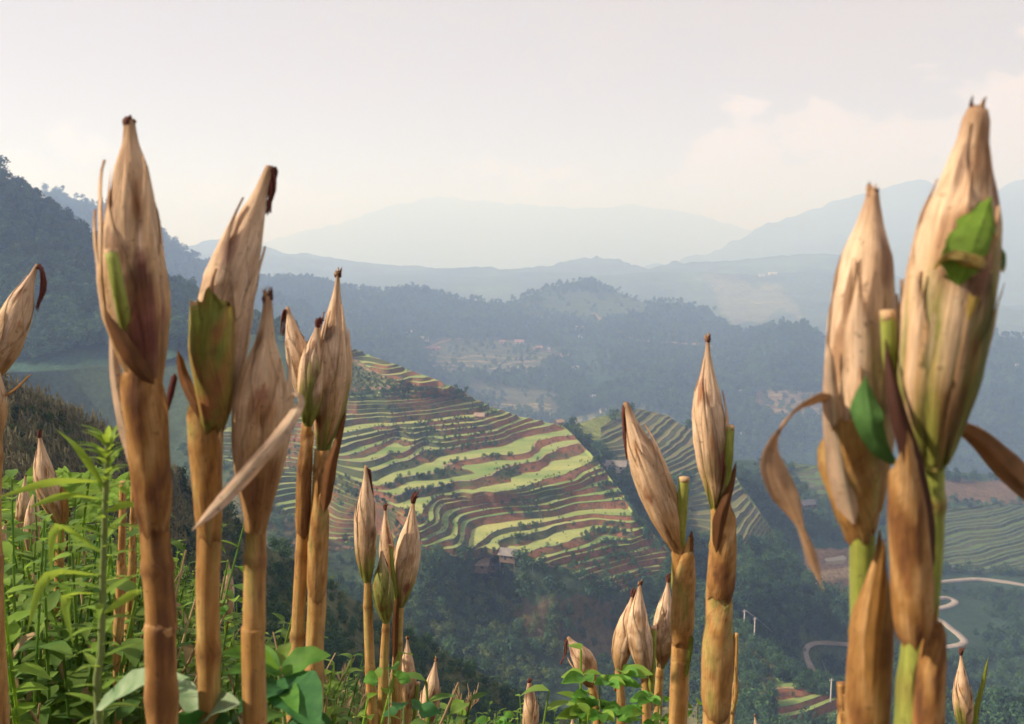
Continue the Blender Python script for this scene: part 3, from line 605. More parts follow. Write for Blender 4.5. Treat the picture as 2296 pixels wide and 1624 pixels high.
def scatter(name, label, cat, pts, scales, protos, kind='stuff', tilt=0.12, zs=(0.85, 1.2)):
    n = len(pts); me = bpy.data.meshes.new(name); me.from_pydata([tuple(p) for p in pts], [], [])
    r = np.random.default_rng(n+len(name))
    sc = np.asarray(scales)[:, None]*np.stack([np.ones(n), np.ones(n), r.uniform(zs[0], zs[1], n)], 1)
    a = me.attributes.new('scl', 'FLOAT_VECTOR', 'POINT'); a.data.foreach_set('vector', sc.ravel())
    ro = np.stack([r.normal(0, tilt, n), r.normal(0, tilt, n), r.uniform(0, 6.283, n)], 1)
    a = me.attributes.new('rot', 'FLOAT_VECTOR', 'POINT'); a.data.foreach_set('vector', ro.ravel())
    a = me.attributes.new('idx', 'INT', 'POINT'); a.data.foreach_set('value', r.integers(0, len(protos), n).astype(np.int32))
    o = bpy.data.objects.new(name, me); COL.objects.link(o); tag(o, label, cat, kind=kind)
    ng = bpy.data.node_groups.new(name, 'GeometryNodeTree'); N = ng.nodes; L = ng.links
    ng.interface.new_socket('Geometry', in_out='INPUT', socket_type='NodeSocketGeometry'); ng.interface.new_socket('Geometry', in_out='OUTPUT', socket_type='NodeSocketGeometry')
    gi = N.new('NodeGroupInput'); go = N.new('NodeGroupOutput'); ip = N.new('GeometryNodeInstanceOnPoints'); ip.inputs['Pick Instance'].default_value = True
    jn = N.new('GeometryNodeJoinGeometry')
    for p in reversed(protos):
        oi = N.new('GeometryNodeObjectInfo'); oi.inputs['Object'].default_value = p; oi.inputs['As Instance'].default_value = True; oi.transform_space = 'ORIGINAL'; L.new(oi.outputs['Geometry'], jn.inputs[0])
    def na(nm, dt):
        q = N.new('GeometryNodeInputNamedAttribute'); q.data_type = dt; q.inputs[0].default_value = nm; return q.outputs[0]
    er = N.new('FunctionNodeEulerToRotation'); L.new(na('rot', 'FLOAT_VECTOR'), er.inputs[0])
    L.new(gi.outputs[0], ip.inputs['Points']); L.new(jn.outputs[0], ip.inputs['Instance']); L.new(er.outputs[0], ip.inputs['Rotation'])
    L.new(na('scl', 'FLOAT_VECTOR'), ip.inputs['Scale']); L.new(na('idx', 'INT'), ip.inputs['Instance Index']); L.new(ip.outputs[0], go.inputs[0])
    md = o.modifiers.new('scatter', 'NODES'); md.node_group = ng
    return o
def sample(sheet, n, xr, yr=None, poly=None, avoid=(), dens=None, seed=1):
    """points spread over a hillside, at least inside poly and outside avoid; returns world points and their image spots"""
    r = np.random.default_rng(seed); out = []
    x = r.uniform(xr[0], xr[1], n*4)
    ry = sheet.ry(x); by = sheet.by(x)
    if yr is not None: by = np.minimum(by, yr)
    y = ry + (by-ry)*r.uniform(0, 1, len(x))
    k = np.ones(len(x), bool)
    if poly is not None: k &= inpoly(x, y, poly)
    for a in avoid: k &= ~inpoly(x, y, a)
    if dens is not None: k &= r.uniform(0, 1, len(x)) < dens(x, y)
    x = x[k][:n]; y = y[k][:n]
    X, Y, Z = sheet.pos(x, y); return np.stack([X, Y, Z], 1), x, y

# the individual trees that can be made out; they also lend their crowns to the woods around them
t1, c1 = tree(E.pt(1322, 1075), 11.5, CROWNS[1], 'broad round dark tree beside the dark-roofed house below the saddle')
t2, c2 = tree(H.pt(1692, 1050), 24.0, CROWNS[0], 'tall dark tree standing alone above the brown terraces, over the grey dwellings')
t3, c3 = tree(T.pt(1046, 889), 4.2, CROWNS[2], 'small dark tree on the skyline of the terraced hill, above the stilt hut')
t4, c4 = tree(L1.pt(8, 400), 11.0, CROWNS[3], 'tree topping the crest of the wooded hill at the photograph\'s edge')
b1, d1 = tree(T.pt(1022, 874), 3.0, BUSHES[0], 'round bush on the terraced hill\'s skyline where the upper terraces end', 'shrub', cat='shrub', trunk=False)
b2, d2 = tree(T.pt(1170, 1276), 4.0, BUSHES[1], 'dark shrub just below the stilt house under the terraces', 'shrub', cat='shrub', trunk=False)
b3, d3 = tree(T.pt(610, 1262), 5.0, BUSHES[2], 'dark shrub in the gully under the maize husk with the hanging strip', 'shrub', cat='shrub', trunk=False)
p1, e1 = tree(T.pt(1000, 1470), 5.5, PALE[0], 'pale green shrub in the valley under the terraced hill', 'shrub', cat='shrub', trunk=False)
p2, e2 = tree(SB.pt(640, 1252), 3.0, PALE[1], 'pale bush on the crest of the maize spur', 'shrub', cat='shrub', trunk=False)
FOR = [c1, c2, c3, c4]; BSH = [d1, d2, d3]; PAL = [e1, e2]

# woods on the steep hill
pts, x, y = sample(L1, 5200, (-210, 655), seed=2, dens=lambda x, y: np.where(y > 805-0.05*x+12*np.sin(x*0.02), 0.02, 1.0))
scatter('forest', 'dense dark wood covering the steep hill behind the two tallest husks', 'forest', pts, rng.uniform(4.5, 9.0, len(pts)), FOR)
pts, x, y = sample(L2, 2600, (100, 695), seed=3)
scatter('forest', 'grey-blue hazy wood on the hill showing between the two tallest husks', 'forest', pts, rng.uniform(9, 15, len(pts)), FOR)
# woods on the village hills, with clearings
CLR = [[(940,770),(1130,765),(1250,790),(1200,845),(1100,850),(960,815)], [(1050,858),(1250,885),(1260,940),(1150,930),(1060,895)], [(1700,875),(1860,885),(1860,930),(1760,945),(1690,910)], [(1260,935),(1440,905),(1540,950),(1300,1000)], [(1220,655),(1400,668),(1480,700),(1300,715),(1200,690)]]
pts, x, y = sample(H, 34000, (335, 2470), seed=4, dens=lambda x, y: np.clip(0.8+1.2*fbm(x*0.012, y*0.02), 0.12, 1), avoid=())
keep = np.ones(len(x), bool)
for c_ in CLR: keep &= ~(inpoly(x, y, c_) & (rng.uniform(size=len(x)) < 0.88))
pts, x, y = pts[keep], x[keep], y[keep]
scatter('forest', 'hazy blue-green wood over the village hills in the middle distance', 'forest', pts, rng.uniform(5.5, 13, len(pts)), FOR)
pts, x, y = sample(H, 900, (335, 2470), seed=41, dens=lambda x, y: np.where(y < H.ry(x)+16, 1.0, 0.0))
scatter('forest', 'row of trees standing along the crest of the village hills', 'forest', pts, rng.uniform(9, 15, len(pts)), FOR)
pts, x, y = sample(H, 700, (1180, 2470), seed=5, poly=CLR[0]+[], dens=None)
# shrubs of the saddle spur and of the gully
pts, x, y = sample(E, 2300, (1250, 2090), seed=6, avoid=E.terr['polys']+[[(1785,1430),(1995,1435),(1995,1505),(1845,1495),(1845,1535),(1785,1535)],[(1280,945),(1360,935),(1400,960),(1340,1000),(1300,980)]])
scatter('shrubbery', 'dark blue-green shrubs covering the spur and gully beyond the terraced hill', 'shrubs', pts, rng.uniform(2.2, 6.0, len(pts)), BSH)
# shrubs of the road valley
RDS = [[(1795,1225),(1940,1225),(1940,1375),(1795,1345)], [(1795,1430),(2190,1430),(2190,1480),(1830,1480),(1830,1525),(1795,1525)], [(2040,1325),(2170,1330),(2195,1460),(2100,1425),(2040,1395)], [(2060,1290),(2400,1292),(2400,1330),(2060,1325)]]
pts, x, y = sample(G, 4600, (1500, 2470), seed=7, avoid=G.terr['polys']+RDS+[[(2100,1085),(2330,1080),(2330,1130),(2100,1120)]], dens=lambda x, y: np.clip(0.6+0.9*fbm(x*0.015, y*0.02), 0.1, 1))
scatter('shrubbery', 'dark shrubs over the valley side where the pale road winds', 'shrubs', pts, rng.uniform(2.0, 5.2, len(pts)), BSH)
# shrubs of the dark valley below the terraces
def dT(x, y):
    d = np.clip(0.55+1.2*fbm(x*0.008+2, y*0.011), 0.06, 1)
    d = np.where(y > 1250, d*1.0, d*0.5)
    return np.where(inpoly(x, y, [(1150,1340),(1420,1330),(1480,1480),(1280,1480),(1150,1400)]), 0.12, d)
pts, x, y = sample(T, 5200, (400, 2440), seed=8, yr=1700, avoid=[T_MAIN, T_UP, T_LEFT, T_BR, [(480,740),(1040,860),(1040,880),(480,960)]], dens=dT)
k = (y > 1020)
scatter('shrubbery', 'dark shrubs filling the valley under the terraced hill', 'shrubs', pts[k], (rng.uniform(1.6, 4.6, len(pts))*np.where(rng.uniform(size=len(pts)) < 0.07, 1.6, 1.0))[k], BSH)
pts, x, y = sample(T, 260, (800, 1700), seed=9, poly=[(720,1260),(1250,1340),(1300,1500),(1200,1624),(760,1624)])
scatter('shrubbery', 'paler bushes dotted through the dark valley scrub', 'shrubs', pts, rng.uniform(2.5, 5.5, len(pts)), PAL)
# hedge-like growth on the terrace banks
def dBank(x, y):
    X, Y, Z = T.raw(x, y); h = T.level(Z); f = h-np.floor(h)
    return np.where((f < 0.42) & (f > 0.05), np.clip(2.6*fbm(x*0.011+9, y*0.02+4)-0.05, 0.02, 1), 0)
pts, x, y = sample(T, 5200, (470, 1520), yr=1330, seed=10, poly=T_MAIN, dens=dBank)
scatter('shrubbery', 'dark green shrubs growing along the banks between the terraces', 'shrubs', pts, rng.uniform(0.7, 1.8, len(pts)), BSH)
def dBank2(x, y):
    X, Y, Z = T.raw(x, y); h = T.level(Z); f = h-np.floor(h)
    return np.where((f < 0.50), np.clip(0.35+1.2*fbm(x*0.02+1, y*0.03), 0.05, 1)*np.interp(x, [500, 1100, 1400], [1, 0.8, 0.45]), 0.02)
pts, x, y = sample(T, 5000, (470, 1520), yr=1330, seed=15, poly=T_MAIN, dens=dBank2)
scatter('bank_weeds', 'low weeds and tussocks on the terrace banks and edges', 'weeds', pts, rng.uniform(0.35, 0.9, len(pts)), BSH+PAL)
pts, x, y = sample(T, 900, (740, 1040), yr=905, seed=12, poly=[(740,800),(860,845),(1000,875),(1040,872),(1060,895),(760,895)])
scatter('shrubbery', 'low scrub on the upper slope of the terraced hill above the footpath', 'shrubs', pts, rng.uniform(0.5, 1.5, len(pts)), BSH)
def dG(x, y):
    X, Y, Z = G.raw(x, y); h = G.level(Z); f = h-np.floor(h); return np.where(f < 0.45, 0.8, 0)
# bushes along the crest of the lower spur
pts, x, y = sample(T, 700, (1400, 1900), yr=1560, seed=13, dens=lambda x, y: np.where(y < T.ry(x)+30, 1, 0.04))
scatter('shrubbery', 'line of bushes along the descending crest below the terraces', 'shrubs', pts, rng.uniform(1.2, 3.6, len(pts)), BSH)

# ------------------------------------------------------------------ plant building kit
def crv(pts, n):
    p = np.array([tuple(q) for q in pts], float)
    if len(p) == 2: return p[0]+(p[1]-p[0])*np.linspace(0, 1, n)[:, None]
    c = np.concatenate([[2*p[0]-p[1]], p, [2*p[-1]-p[-2]]]); kk = np.linspace(0, len(p)-1, n); i = np.minimum(kk.astype(int), len(p)-2); t = (kk-i)[:, None]
    a, b, d, e = c[i], c[i+1], c[i+2], c[i+3]
    return 0.5*((2*b)+(-a+d)*t+(2*a-5*b+4*d-e)*t*t+(-a+3*b-3*d+e)*t**3)
def frames(Q):
    Tn = np.gradient(Q, axis=0); Tn /= np.linalg.norm(Tn, axis=1)[:, None]+1e-12
    v = np.array((0, 1.0, 0)); S = np.cross(v, Tn); S /= np.linalg.norm(S, axis=1)[:, None]+1e-12
    return Tn, S, np.cross(Tn, S)
def alen(Q): return np.concatenate([[0], np.cumsum(np.linalg.norm(np.diff(Q, axis=0), axis=1))])
class MB:
    def __init__(s): s.v = []; s.f = []; s.c = []; s.s = []
    def add(s, v, f, c, st):
        k = len(s.v); s.v += [tuple(a) for a in v]; s.f += [tuple(i+k for i in q) for q in f]
        c = np.asarray(c, float); s.c += ([tuple(c)]*len(v) if c.ndim == 1 else [tuple(a) for a in c])
        s.s += [tuple(a) for a in st]
    def build(s, name, mat, parent, org=(0, 0, 0)):
        o = Vector(org); return mesh_obj(name, [(a[0]-o[0], a[1]-o[1], a[2]-o[2]) for a in s.v], s.f, mat, parent=parent, col=s.c, st=s.s)
def tube(mb, pts, rad, colf, seg=14, n=24, cap=True, flat=1.0, seed=0.0, rough=0.0):
    Q = crv(pts, n); Tn, S, Nn = frames(Q); l = alen(Q); t = l/l[-1]
    r = np.interp(t, np.linspace(0, 1, len(rad)), rad)
    ph = np.linspace(0, 2*math.pi, seg, endpoint=False)
    rr = r[:, None]*(1+rough*fbm(np.cos(ph)[None, :]*2+seed, t[:, None]*6+np.sin(ph)[None, :]*2))
    V = Q[:, None, :] + rr[..., None]*(np.cos(ph)[None, :, None]*S[:, None, :] + flat*np.sin(ph)[None, :, None]*Nn[:, None, :])
    TT, PP = np.meshgrid(t, ph, indexing='ij'); LL = np.meshgrid(l, ph, indexing='ij')[0]
    C = colf(TT, PP) if callable(colf) else np.tile(np.array(colf, float), (n, seg, 1))
    st = np.stack([PP*r[:, None], LL, 0*PP+seed], -1)
    F = grid_faces(n, seg, True)
    v = list(V.reshape(-1, 3)); c = list(C.reshape(-1, 3)); s_ = list(st.reshape(-1, 3))
    if cap:
        for row, rev in ((0, True), (n-1, False)):
            k = len(v); v.append(Q[row]); c.append(C[row].mean(0)); s_.append((0, l[row], seed))
            for j in range(seg):
                a, b = row*seg+j, row*seg+(j+1) % seg; F.append((k, b, a) if rev else (k, a, b))
    mb.add(v, F, np.array(c), s_)
    return Q
STRAW = np.array((0.60, 0.40, 0.23)); PALE_ = np.array((0.76, 0.575, 0.42)); BROWN = np.array((0.25, 0.11, 0.042)); DARK = np.array((0.075, 0.032, 0.022)); GREEN = np.array((0.21, 0.25, 0.045)); OCHRE = np.array((0.47, 0.255, 0.075)); PURP = np.array((0.20, 0.055, 0.05))
def lerp(a, b, m): m = np.asarray(m)[..., None]; return a*(1-m)+b*m
def sstep(a, b, x): t = np.clip((x-a)/(b-a), 0, 1); return t*t*(3-2*t)
PROF_T = [0, .05, .13, .27, .42, .56, .70, .82, .91, .97, 1.0]
PROF_R = [.26, .40, .63, .90, 1.0, .95, .75, .45, .25, .18, .13]
def ear_color(t, ph, seed, green=0.0, stains=(), pale=0.5, edge=None, dark=0.25):
    n1 = fbm(np.cos(ph)*2.2+seed*3.1, t*2.2+np.sin(ph)*2.2+seed); n2 = fbm(np.cos(ph)*5+seed, t*3.0+np.sin(ph)*5-seed)
    c = lerp(STRAW, PALE_, np.clip(pale+0.7*n1, 0, 1)); c = lerp(c, OCHRE, np.clip(0.30+1.0*n2, 0, 0.85)*(1-pale*0.5))
    c = lerp(c, BROWN, np.clip((n1+0.15*n2-0.33+dark*0.35)*3.2, 0, 1)*0.75)
    c = lerp(c, PALE_, sstep(0.4, 0.8, t+0.1*n2)*0.45)
    c = lerp(c, OCHRE*0.85, sstep(0.5, 0.0, t+0.2*n1)*0.75)
    if green > 0:
        g = sstep(green+0.18, green-0.12, t+0.28*n1+0.12*np.cos(ph+seed*2))
        c = lerp(c, GREEN*(0.85+0.5*n2[..., None]), g*0.9)
    for (ts, ps, rt, rp, colr, k) in stains:
        d = ((t-ts)/rt)**2 + ((np.angle(np.exp(1j*(ph-R(ps)))))/R(rp))**2 + 1.1*n2+0.5*n1
        c = lerp(c, colr, sstep(1.0, 0.2, d)*k)
    c = lerp(c, BROWN, sstep(0.86, 1.0, t)*0.55)
    if edge is not None: c = lerp(c, c*0.45, sstep(0.80, 1.0, np.abs(edge))*0.75)
    return np.clip(c, 0.01, 0.9)
def ear(parent, org, tip, base, w, Y, seed, green=0.0, bend=0.0, silk='cap', stains=(), pale=0.5, dY=0.0, leaves=5, dark=0.25, res=1.0, prof=None, hang=None):
    Yb = Y+dY
    B0 = np.array(P(base[0], base[1], Yb)); T0 = np.array(P(tip[0], tip[1], Yb+0.004)); mid = np.array(P((base[0]+tip[0])/2+bend, (base[1]+tip[1])/2, Yb-0.006*1))
    n = int(30*res)+8; Q = crv([B0, mid, T0], n); Tn, S, Nn = frames(Q); l = alen(Q); t = l/l[-1]; Rm = w*0.5*Yb/FPX*(0.85 if w > 80 else 0.90)
    rs_ = random.Random(seed*7.7+1); stains = tuple(stains)+tuple((rs_.uniform(.12, .85), rs_.uniform(-150, -30), rs_.uniform(.03, .10), rs_.uniform(10, 28), rs_.choice([BROWN, BROWN*0.7, PURP*1.1, DARK*2.0, np.array((.34, .15, .05))]), rs_.uniform(.45, .85)) for _ in range(rs_.randint(5, 8)))
    pr = np.interp(t, PROF_T, PROF_R if prof is None else prof)
    rnd = random.Random(seed); mb = MB(); seg = int(18*res)+8; pw = rnd.uniform(0.95, 1.25) if prof is None else 1.0; pr = pr**pw; fp = rnd.uniform(0, 6)
    Q = Q + S*(0.07*Rm*np.sin(t*5+fp)*sstep(0, .2, t))[:, None]
    def shell(phs, tt_rows, rad, name, edge=None, sub=None):
        pass
    # the closed inner wrap
    ph = np.linspace(0, 2*math.pi, seg, endpoint=False)
    TT, PP = np.meshgrid(t, ph, indexing='ij')
    rr = (Rm*pr)[:, None]*(0.97+0.035*np.sin(PP*5+seed)*sstep(0.3, 0.9, TT)+0.09*fbm(np.cos(PP)*1.3+seed, TT*4+np.sin(PP)*1.3))
    V = Q[:, None, :]+rr[..., None]*(np.cos(PP)[..., None]*S[:, None, :]+np.sin(PP)[..., None]*Nn[:, None, :])
    C = ear_color(TT, PP, seed, green, stains, pale, dark=dark)
    F = grid_faces(n, seg, True); v = list(V.reshape(-1, 3)); k = len(v); v += [Q[0], Q[-1]+Tn[-1]*Rm*0.05]
    F += [(k, (j+1) % seg, j) for j in range(seg)] + [(k+1, (n-1)*seg+j, (n-1)*seg+(j+1) % seg) for j in range(seg)]
    st = np.stack([PP*Rm, np.meshgrid(l, ph, indexing='ij')[0], 0*PP+seed], -1).reshape(-1, 3)
    mb.add(v, F, np.concatenate([C.reshape(-1, 3), [C[0].mean(0), DARK]]), list(st)+[(0, 0, seed), (0, l[-1], seed)])
    e = mb.build('ear', M_HUSK, parent, org)
    # overlapping husk leaves
    start = rnd.uniform(0, 360)
    for i in range(leaves):
        pc = R([-70, -150, -20, 60, 140, -100][i % 6] + rnd.uniform(-22, 22)); w0 = R(rnd.uniform(58, 88)); te = rnd.uniform(0.80, 0.98) if i != 2 else rnd.uniform(0.5, 0.8); t0 = rnd.uniform(-0.02, 0.02) if i else 0.0
        m = max(9, int(13*res)); s = np.linspace(-1, 1, m); nn = int(26*res)+8; a = np.linspace(0, 1, nn)
        tq = t0+(te-t0)*a; Ql = np.stack([np.interp(tq, t, Q[:, j]) for j in range(3)], 1); Sl = np.stack([np.interp(tq, t, S[:, j]) for j in range(3)], 1); Nl = np.stack([np.interp(tq, t, Nn[:, j]) for j in range(3)], 1)
        wl = w0*(1-0.93*sstep(0.45, 1.0, a)**1.0)*(0.75+0.25*sstep(0, .2, a)); prl = np.interp(tq, PROF_T, PROF_R if prof is None else prof)**pw
        PPl = pc+wl[:, None]*s[None, :]+0.10*np.sin(a*3.5+seed+i)[:, None]; TTl = np.tile(tq[:, None], (1, m)); SSl = np.tile(s[None, :], (nn, 1))
        lay = 0.030+0.030*(i % 3); flare = 0.15*sstep(0.86, 1.0, a)[:, None]*rnd.uniform(0.1, 1.0)
        rl = Rm*(prl[:, None]*(1.0+0.020*np.sin(PPl*17+seed+2*fbm(PPl*2, TTl*3))*sstep(0.1, 0.5, TTl)+0.03*fbm(PPl*3+seed, TTl*9)+0.09*fbm(np.cos(PPl)*1.3+seed, TTl*4+np.sin(PPl)*1.3))+lay+0.05*np.abs(SSl)**3*rnd.uniform(0.2, 1.1)*(1-sstep(0.35, 0.9, a))[:, None]+flare*(0.7 if i == 2 else 0.2))
        Vl = Ql[:, None, :]+rl[..., None]*(np.cos(PPl)[..., None]*Sl[:, None, :]+np.sin(PPl)[..., None]*Nl[:, None, :])
        Cl = ear_color(TTl, PPl, seed+i*0.37, green, stains, min(1, pale+rnd.uniform(-0.15, 0.25)), edge=SSl, dark=dark)
        lb = MB(); stl = np.stack([PPl*Rm, TTl*l[-1], 0*PPl+seed+i], -1).reshape(-1, 3)
        lb.add(Vl.reshape(-1, 3), grid_faces(nn, m), Cl.reshape(-1, 3), stl); lb.build('husk_leaf', M_HUSK, e, org)
    # loose outer blades, split away from the ear
    for i in range(3 if res > 1.0 else 1):
        pc = R(rnd.choice([-35, -60, -125, -150, -100])+rnd.uniform(-15, 15)); w0 = R(rnd.uniform(16, 30)); te = rnd.uniform(0.5, 0.86); t0 = rnd.uniform(0.0, 0.12); m = 7; s = np.linspace(-1, 1, m); nn = 24; a = np.linspace(0, 1, nn)
        tq = t0+(te-t0)*a; Ql = np.stack([np.interp(tq, t, Q[:, j]) for j in range(3)], 1); Sl = np.stack([np.interp(tq, t, S[:, j]) for j in range(3)], 1); Nl = np.stack([np.interp(tq, t, Nn[:, j]) for j in range(3)], 1)
        wl = w0*(1-0.95*sstep(0.55, 1.0, a))*(0.6+0.4*sstep(0, .2, a)); prl = np.interp(tq, t, pr); SSl = np.tile(s[None, :], (nn, 1)); TTl = np.tile(tq[:, None], (1, m))
        PPl = pc+wl[:, None]*s[None, :]*(1+0.3*fbm(TTl*9+seed, np.sign(SSl)*2+seed+i))+rnd.uniform(-.4, .4)*(a**2)[:, None]
        rl = Rm*(prl[:, None]+0.12+0.05*np.cos(SSl*2.5)+0.30*rnd.uniform(0.2, 1.0)*sstep(0.55, 1.0, a)[:, None]+0.03*fbm(PPl*3, TTl*8+seed))
        Vl = Ql[:, None, :]+rl[..., None]*(np.cos(PPl)[..., None]*Sl[:, None, :]+np.sin(PPl)[..., None]*Nl[:, None, :])
        Cl = ear_color(TTl, PPl, seed+3+i, green*0.6, stains, min(1, pale+0.2), edge=SSl, dark=dark+0.1); Cl = lerp(Cl, BROWN, sstep(0.8, 1.0, np.tile(a[:, None], (1, m)))*0.6)
        lb = MB(); lb.add(Vl.reshape(-1, 3), grid_faces(nn, m), Cl.reshape(-1, 3), np.stack([PPl*Rm, TTl*l[-1], 0*PPl+seed+i+5], -1).reshape(-1, 3)); lb.build('husk_leaf', M_HUSK, e, org)
    # silk
    if silk:
        sb = MB(); ns = 16 if res > 0.8 else 9; tipP = Q[-1]; px = Yb/FPX
        if silk == 'torn':
            for i in range(7):      # dry torn husk ends round the tip, a few dark threads between them
                a = i*0.9+rnd.uniform(-.3, .3); d0 = S[-1]*math.cos(a)+Nn[-1]*math.sin(a); ln = Rm*rnd.uniform(0.18, 0.5); p0 = tipP-Tn[-1]*Rm*0.12+d0*Rm*0.10
                tube(sb, [p0, p0+Tn[-1]*ln*0.6+d0*ln*rnd.uniform(0, .25), p0+Tn[-1]*ln+d0*ln*rnd.uniform(-.25, .5)], [Rm*0.085, Rm*0.06, Rm*0.008], lerp(BROWN, STRAW, rnd.uniform(0, 0.9)) if i % 3 else DARK, seg=6, n=6, flat=0.5, seed=seed+i, rough=0.3)
            ns = 4
        for i in range(ns):
            a = rnd.uniform(0, 6.283); d0 = S[-1]*math.cos(a)+Nn[-1]*math.sin(a)
            p0 = tipP-Tn[-1]*Rm*0.25+d0*Rm*0.09
            if silk == 'hang':
                hp = hang or [(6, 6), (4, 40), (-6, 90)]; pp = [p0]
                for hx, hy in hp:
                    pp.append(tipP+S[-1]*0+np.array((hx*px, 0, -hy*px))+np.array((rnd.gauss(0, 1), rnd.gauss(0, 1), rnd.gauss(0, 1)))*0.0022*(0.6+Rm/0.03*0.4)+d0*0.0015)
                rad = [0.0016, 0.0018, 0.0012, 0.0005]
            else:
                ln = Rm*rnd.uniform(0.18, 0.36) if silk in ('cap', 'torn') else Rm*rnd.uniform(0.4, 0.95)
                pp = [p0, p0+Tn[-1]*ln*0.6+d0*ln*0.12, p0+Tn[-1]*ln+d0*ln*rnd.uniform(-0.3, 0.35)+S[-1]*ln*0.25]; rad = [0.0030, 0.0028, 0.0012]
            kk = max(0.6, Rm/0.030)
            tube(sb, pp, [q*kk for q in rad], lerp(DARK, PURP, rnd.uniform(0, 0.7)), seg=5, n=8, cap=False, seed=seed+i)
        sb.build('silk', M_SILK, e, org)
    return e
def strip(parent, org, name, pts, widths, colr, Y=None, fold=0.25, twist=(0, 0), mat=None, n=30, m=9, seed=0.0, curlx=0.0, ragged_=0.0, tipc=None):
    """a blade: pts in photo pixels with distance; widths in pixels across; twist in degrees along it"""
    W = [np.array(P(p[0], p[1], p[2])) for p in pts]; Q = crv(W, n); Tn, S, Nn = frames(Q); l = alen(Q); t = l/l[-1]
    Ym = np.mean([p[2] for p in pts]); wd = np.interp(t, np.linspace(0, 1, len(widths)), widths)*0.5*Ym/FPX*np.minimum(1, 0.12+np.minimum(t, 1-t)*9)
    tw = np.radians(np.interp(t, np.linspace(0, 1, len(twist)), twist)); s = np.linspace(-1, 1, m)
    A_ = np.cos(tw)[:, None]*S+np.sin(tw)[:, None]*Nn; N_ = -np.sin(tw)[:, None]*S+np.cos(tw)[:, None]*Nn
    SS = np.tile(s, (n, 1)); TT = np.tile(t[:, None], (1, m))
    wob = 1+ragged_*fbm(TT*9+seed, np.sign(SS)*3+seed)
    off = wd[:, None]*SS*wob; lift = wd[:, None]*(fold*np.abs(SS)+0.10*fbm(TT*7+seed, SS*1.5+seed)+0.04*np.sin(SS*14+seed))
    V = Q[:, None, :]+off[..., None]*A_[:, None, :]+lift[..., None]*N_[:, None, :]
    nz = fbm(SS*1.2+seed, TT*5+seed); c0 = np.array(colr)
    C = lerp(c0, c0*0.6, np.clip(nz*1.2+0.1, 0, 1)); C = lerp(C, np.minimum(c0*1.35, 0.85), sstep(0.25, 0.0, np.abs(SS))*0.5)
    if tipc is not None: C = lerp(C, np.array(tipc), sstep(0.75, 1.0, TT))
    mb = MB(); mb.add(V.reshape(-1, 3), grid_faces(n, m), C.reshape(-1, 3), np.stack([off, np.tile(l[:, None], (1, m)), 0*off+seed], -1).reshape(-1, 3))
    # a second skin a hair behind gives the blade its thickness
    V2 = V+(N_[:, None, :])*0.0006; mb.add(V2.reshape(-1, 3), [f[::-1] for f in grid_faces(n, m)], C.reshape(-1, 3)*0.9, np.stack([off, np.tile(l[:, None], (1, m)), 0*off+seed], -1).reshape(-1, 3))
    return mb.build(name, mat or M_DRY, parent, org)
def stalk_color(kind, seed):
    def f(t, ph):
        n1 = fbm(np.cos(ph)*1.6+seed, t*5+np.sin(ph)*1.6); n2 = fbm(np.cos(ph)*4+seed*2, t*14+np.sin(ph)*4)
        if kind == 'green': c = lerp(GREEN*1.05, np.array((0.34, 0.38, 0.09)), np.clip(0.4+n1, 0, 1)); c = lerp(c, BROWN, np.clip(n2-0.35, 0, 1)*1.2)
        elif kind == 'olive': c = lerp(GREEN*0.9, BROWN*1.1, np.clip(0.45+1.5*n1, 0, 1)); c = lerp(c, DARK, np.clip(n2*1.2-0.2, 0, 1)*0.7); c = lerp(c, np.array((0.45,0.36,0.09)), sstep(0.9, 0.4, np.abs(np.sin(ph)))*0.5)
        elif kind == 'brown': c = lerp(OCHRE*0.9, BROWN*0.8, np.clip(0.55+1.4*n1, 0, 1)); c = lerp(c, DARK, np.clip(n1*1.6+0.4*n2-0.35, 0, 1)); c = lerp(c, STRAW, np.clip(-n1*1.5-0.1, 0, 1)*0.6)
        else: c = lerp(np.array((0.56,0.355,0.15)), OCHRE*0.85, np.clip(0.5+1.6*n1, 0, 1)); c = lerp(c, BROWN, np.clip(n2*1.5-0.1, 0, 1)*0.85); c = lerp(c, GREEN, np.clip(-n1*2.2-0.18, 0, 1)*0.65); c = lerp(c, DARK*1.8, np.clip(n1*2.2+0.5*n2-0.65, 0, 1)*0.8)
        return np.clip(c, 0.01, 0.9)
    return f
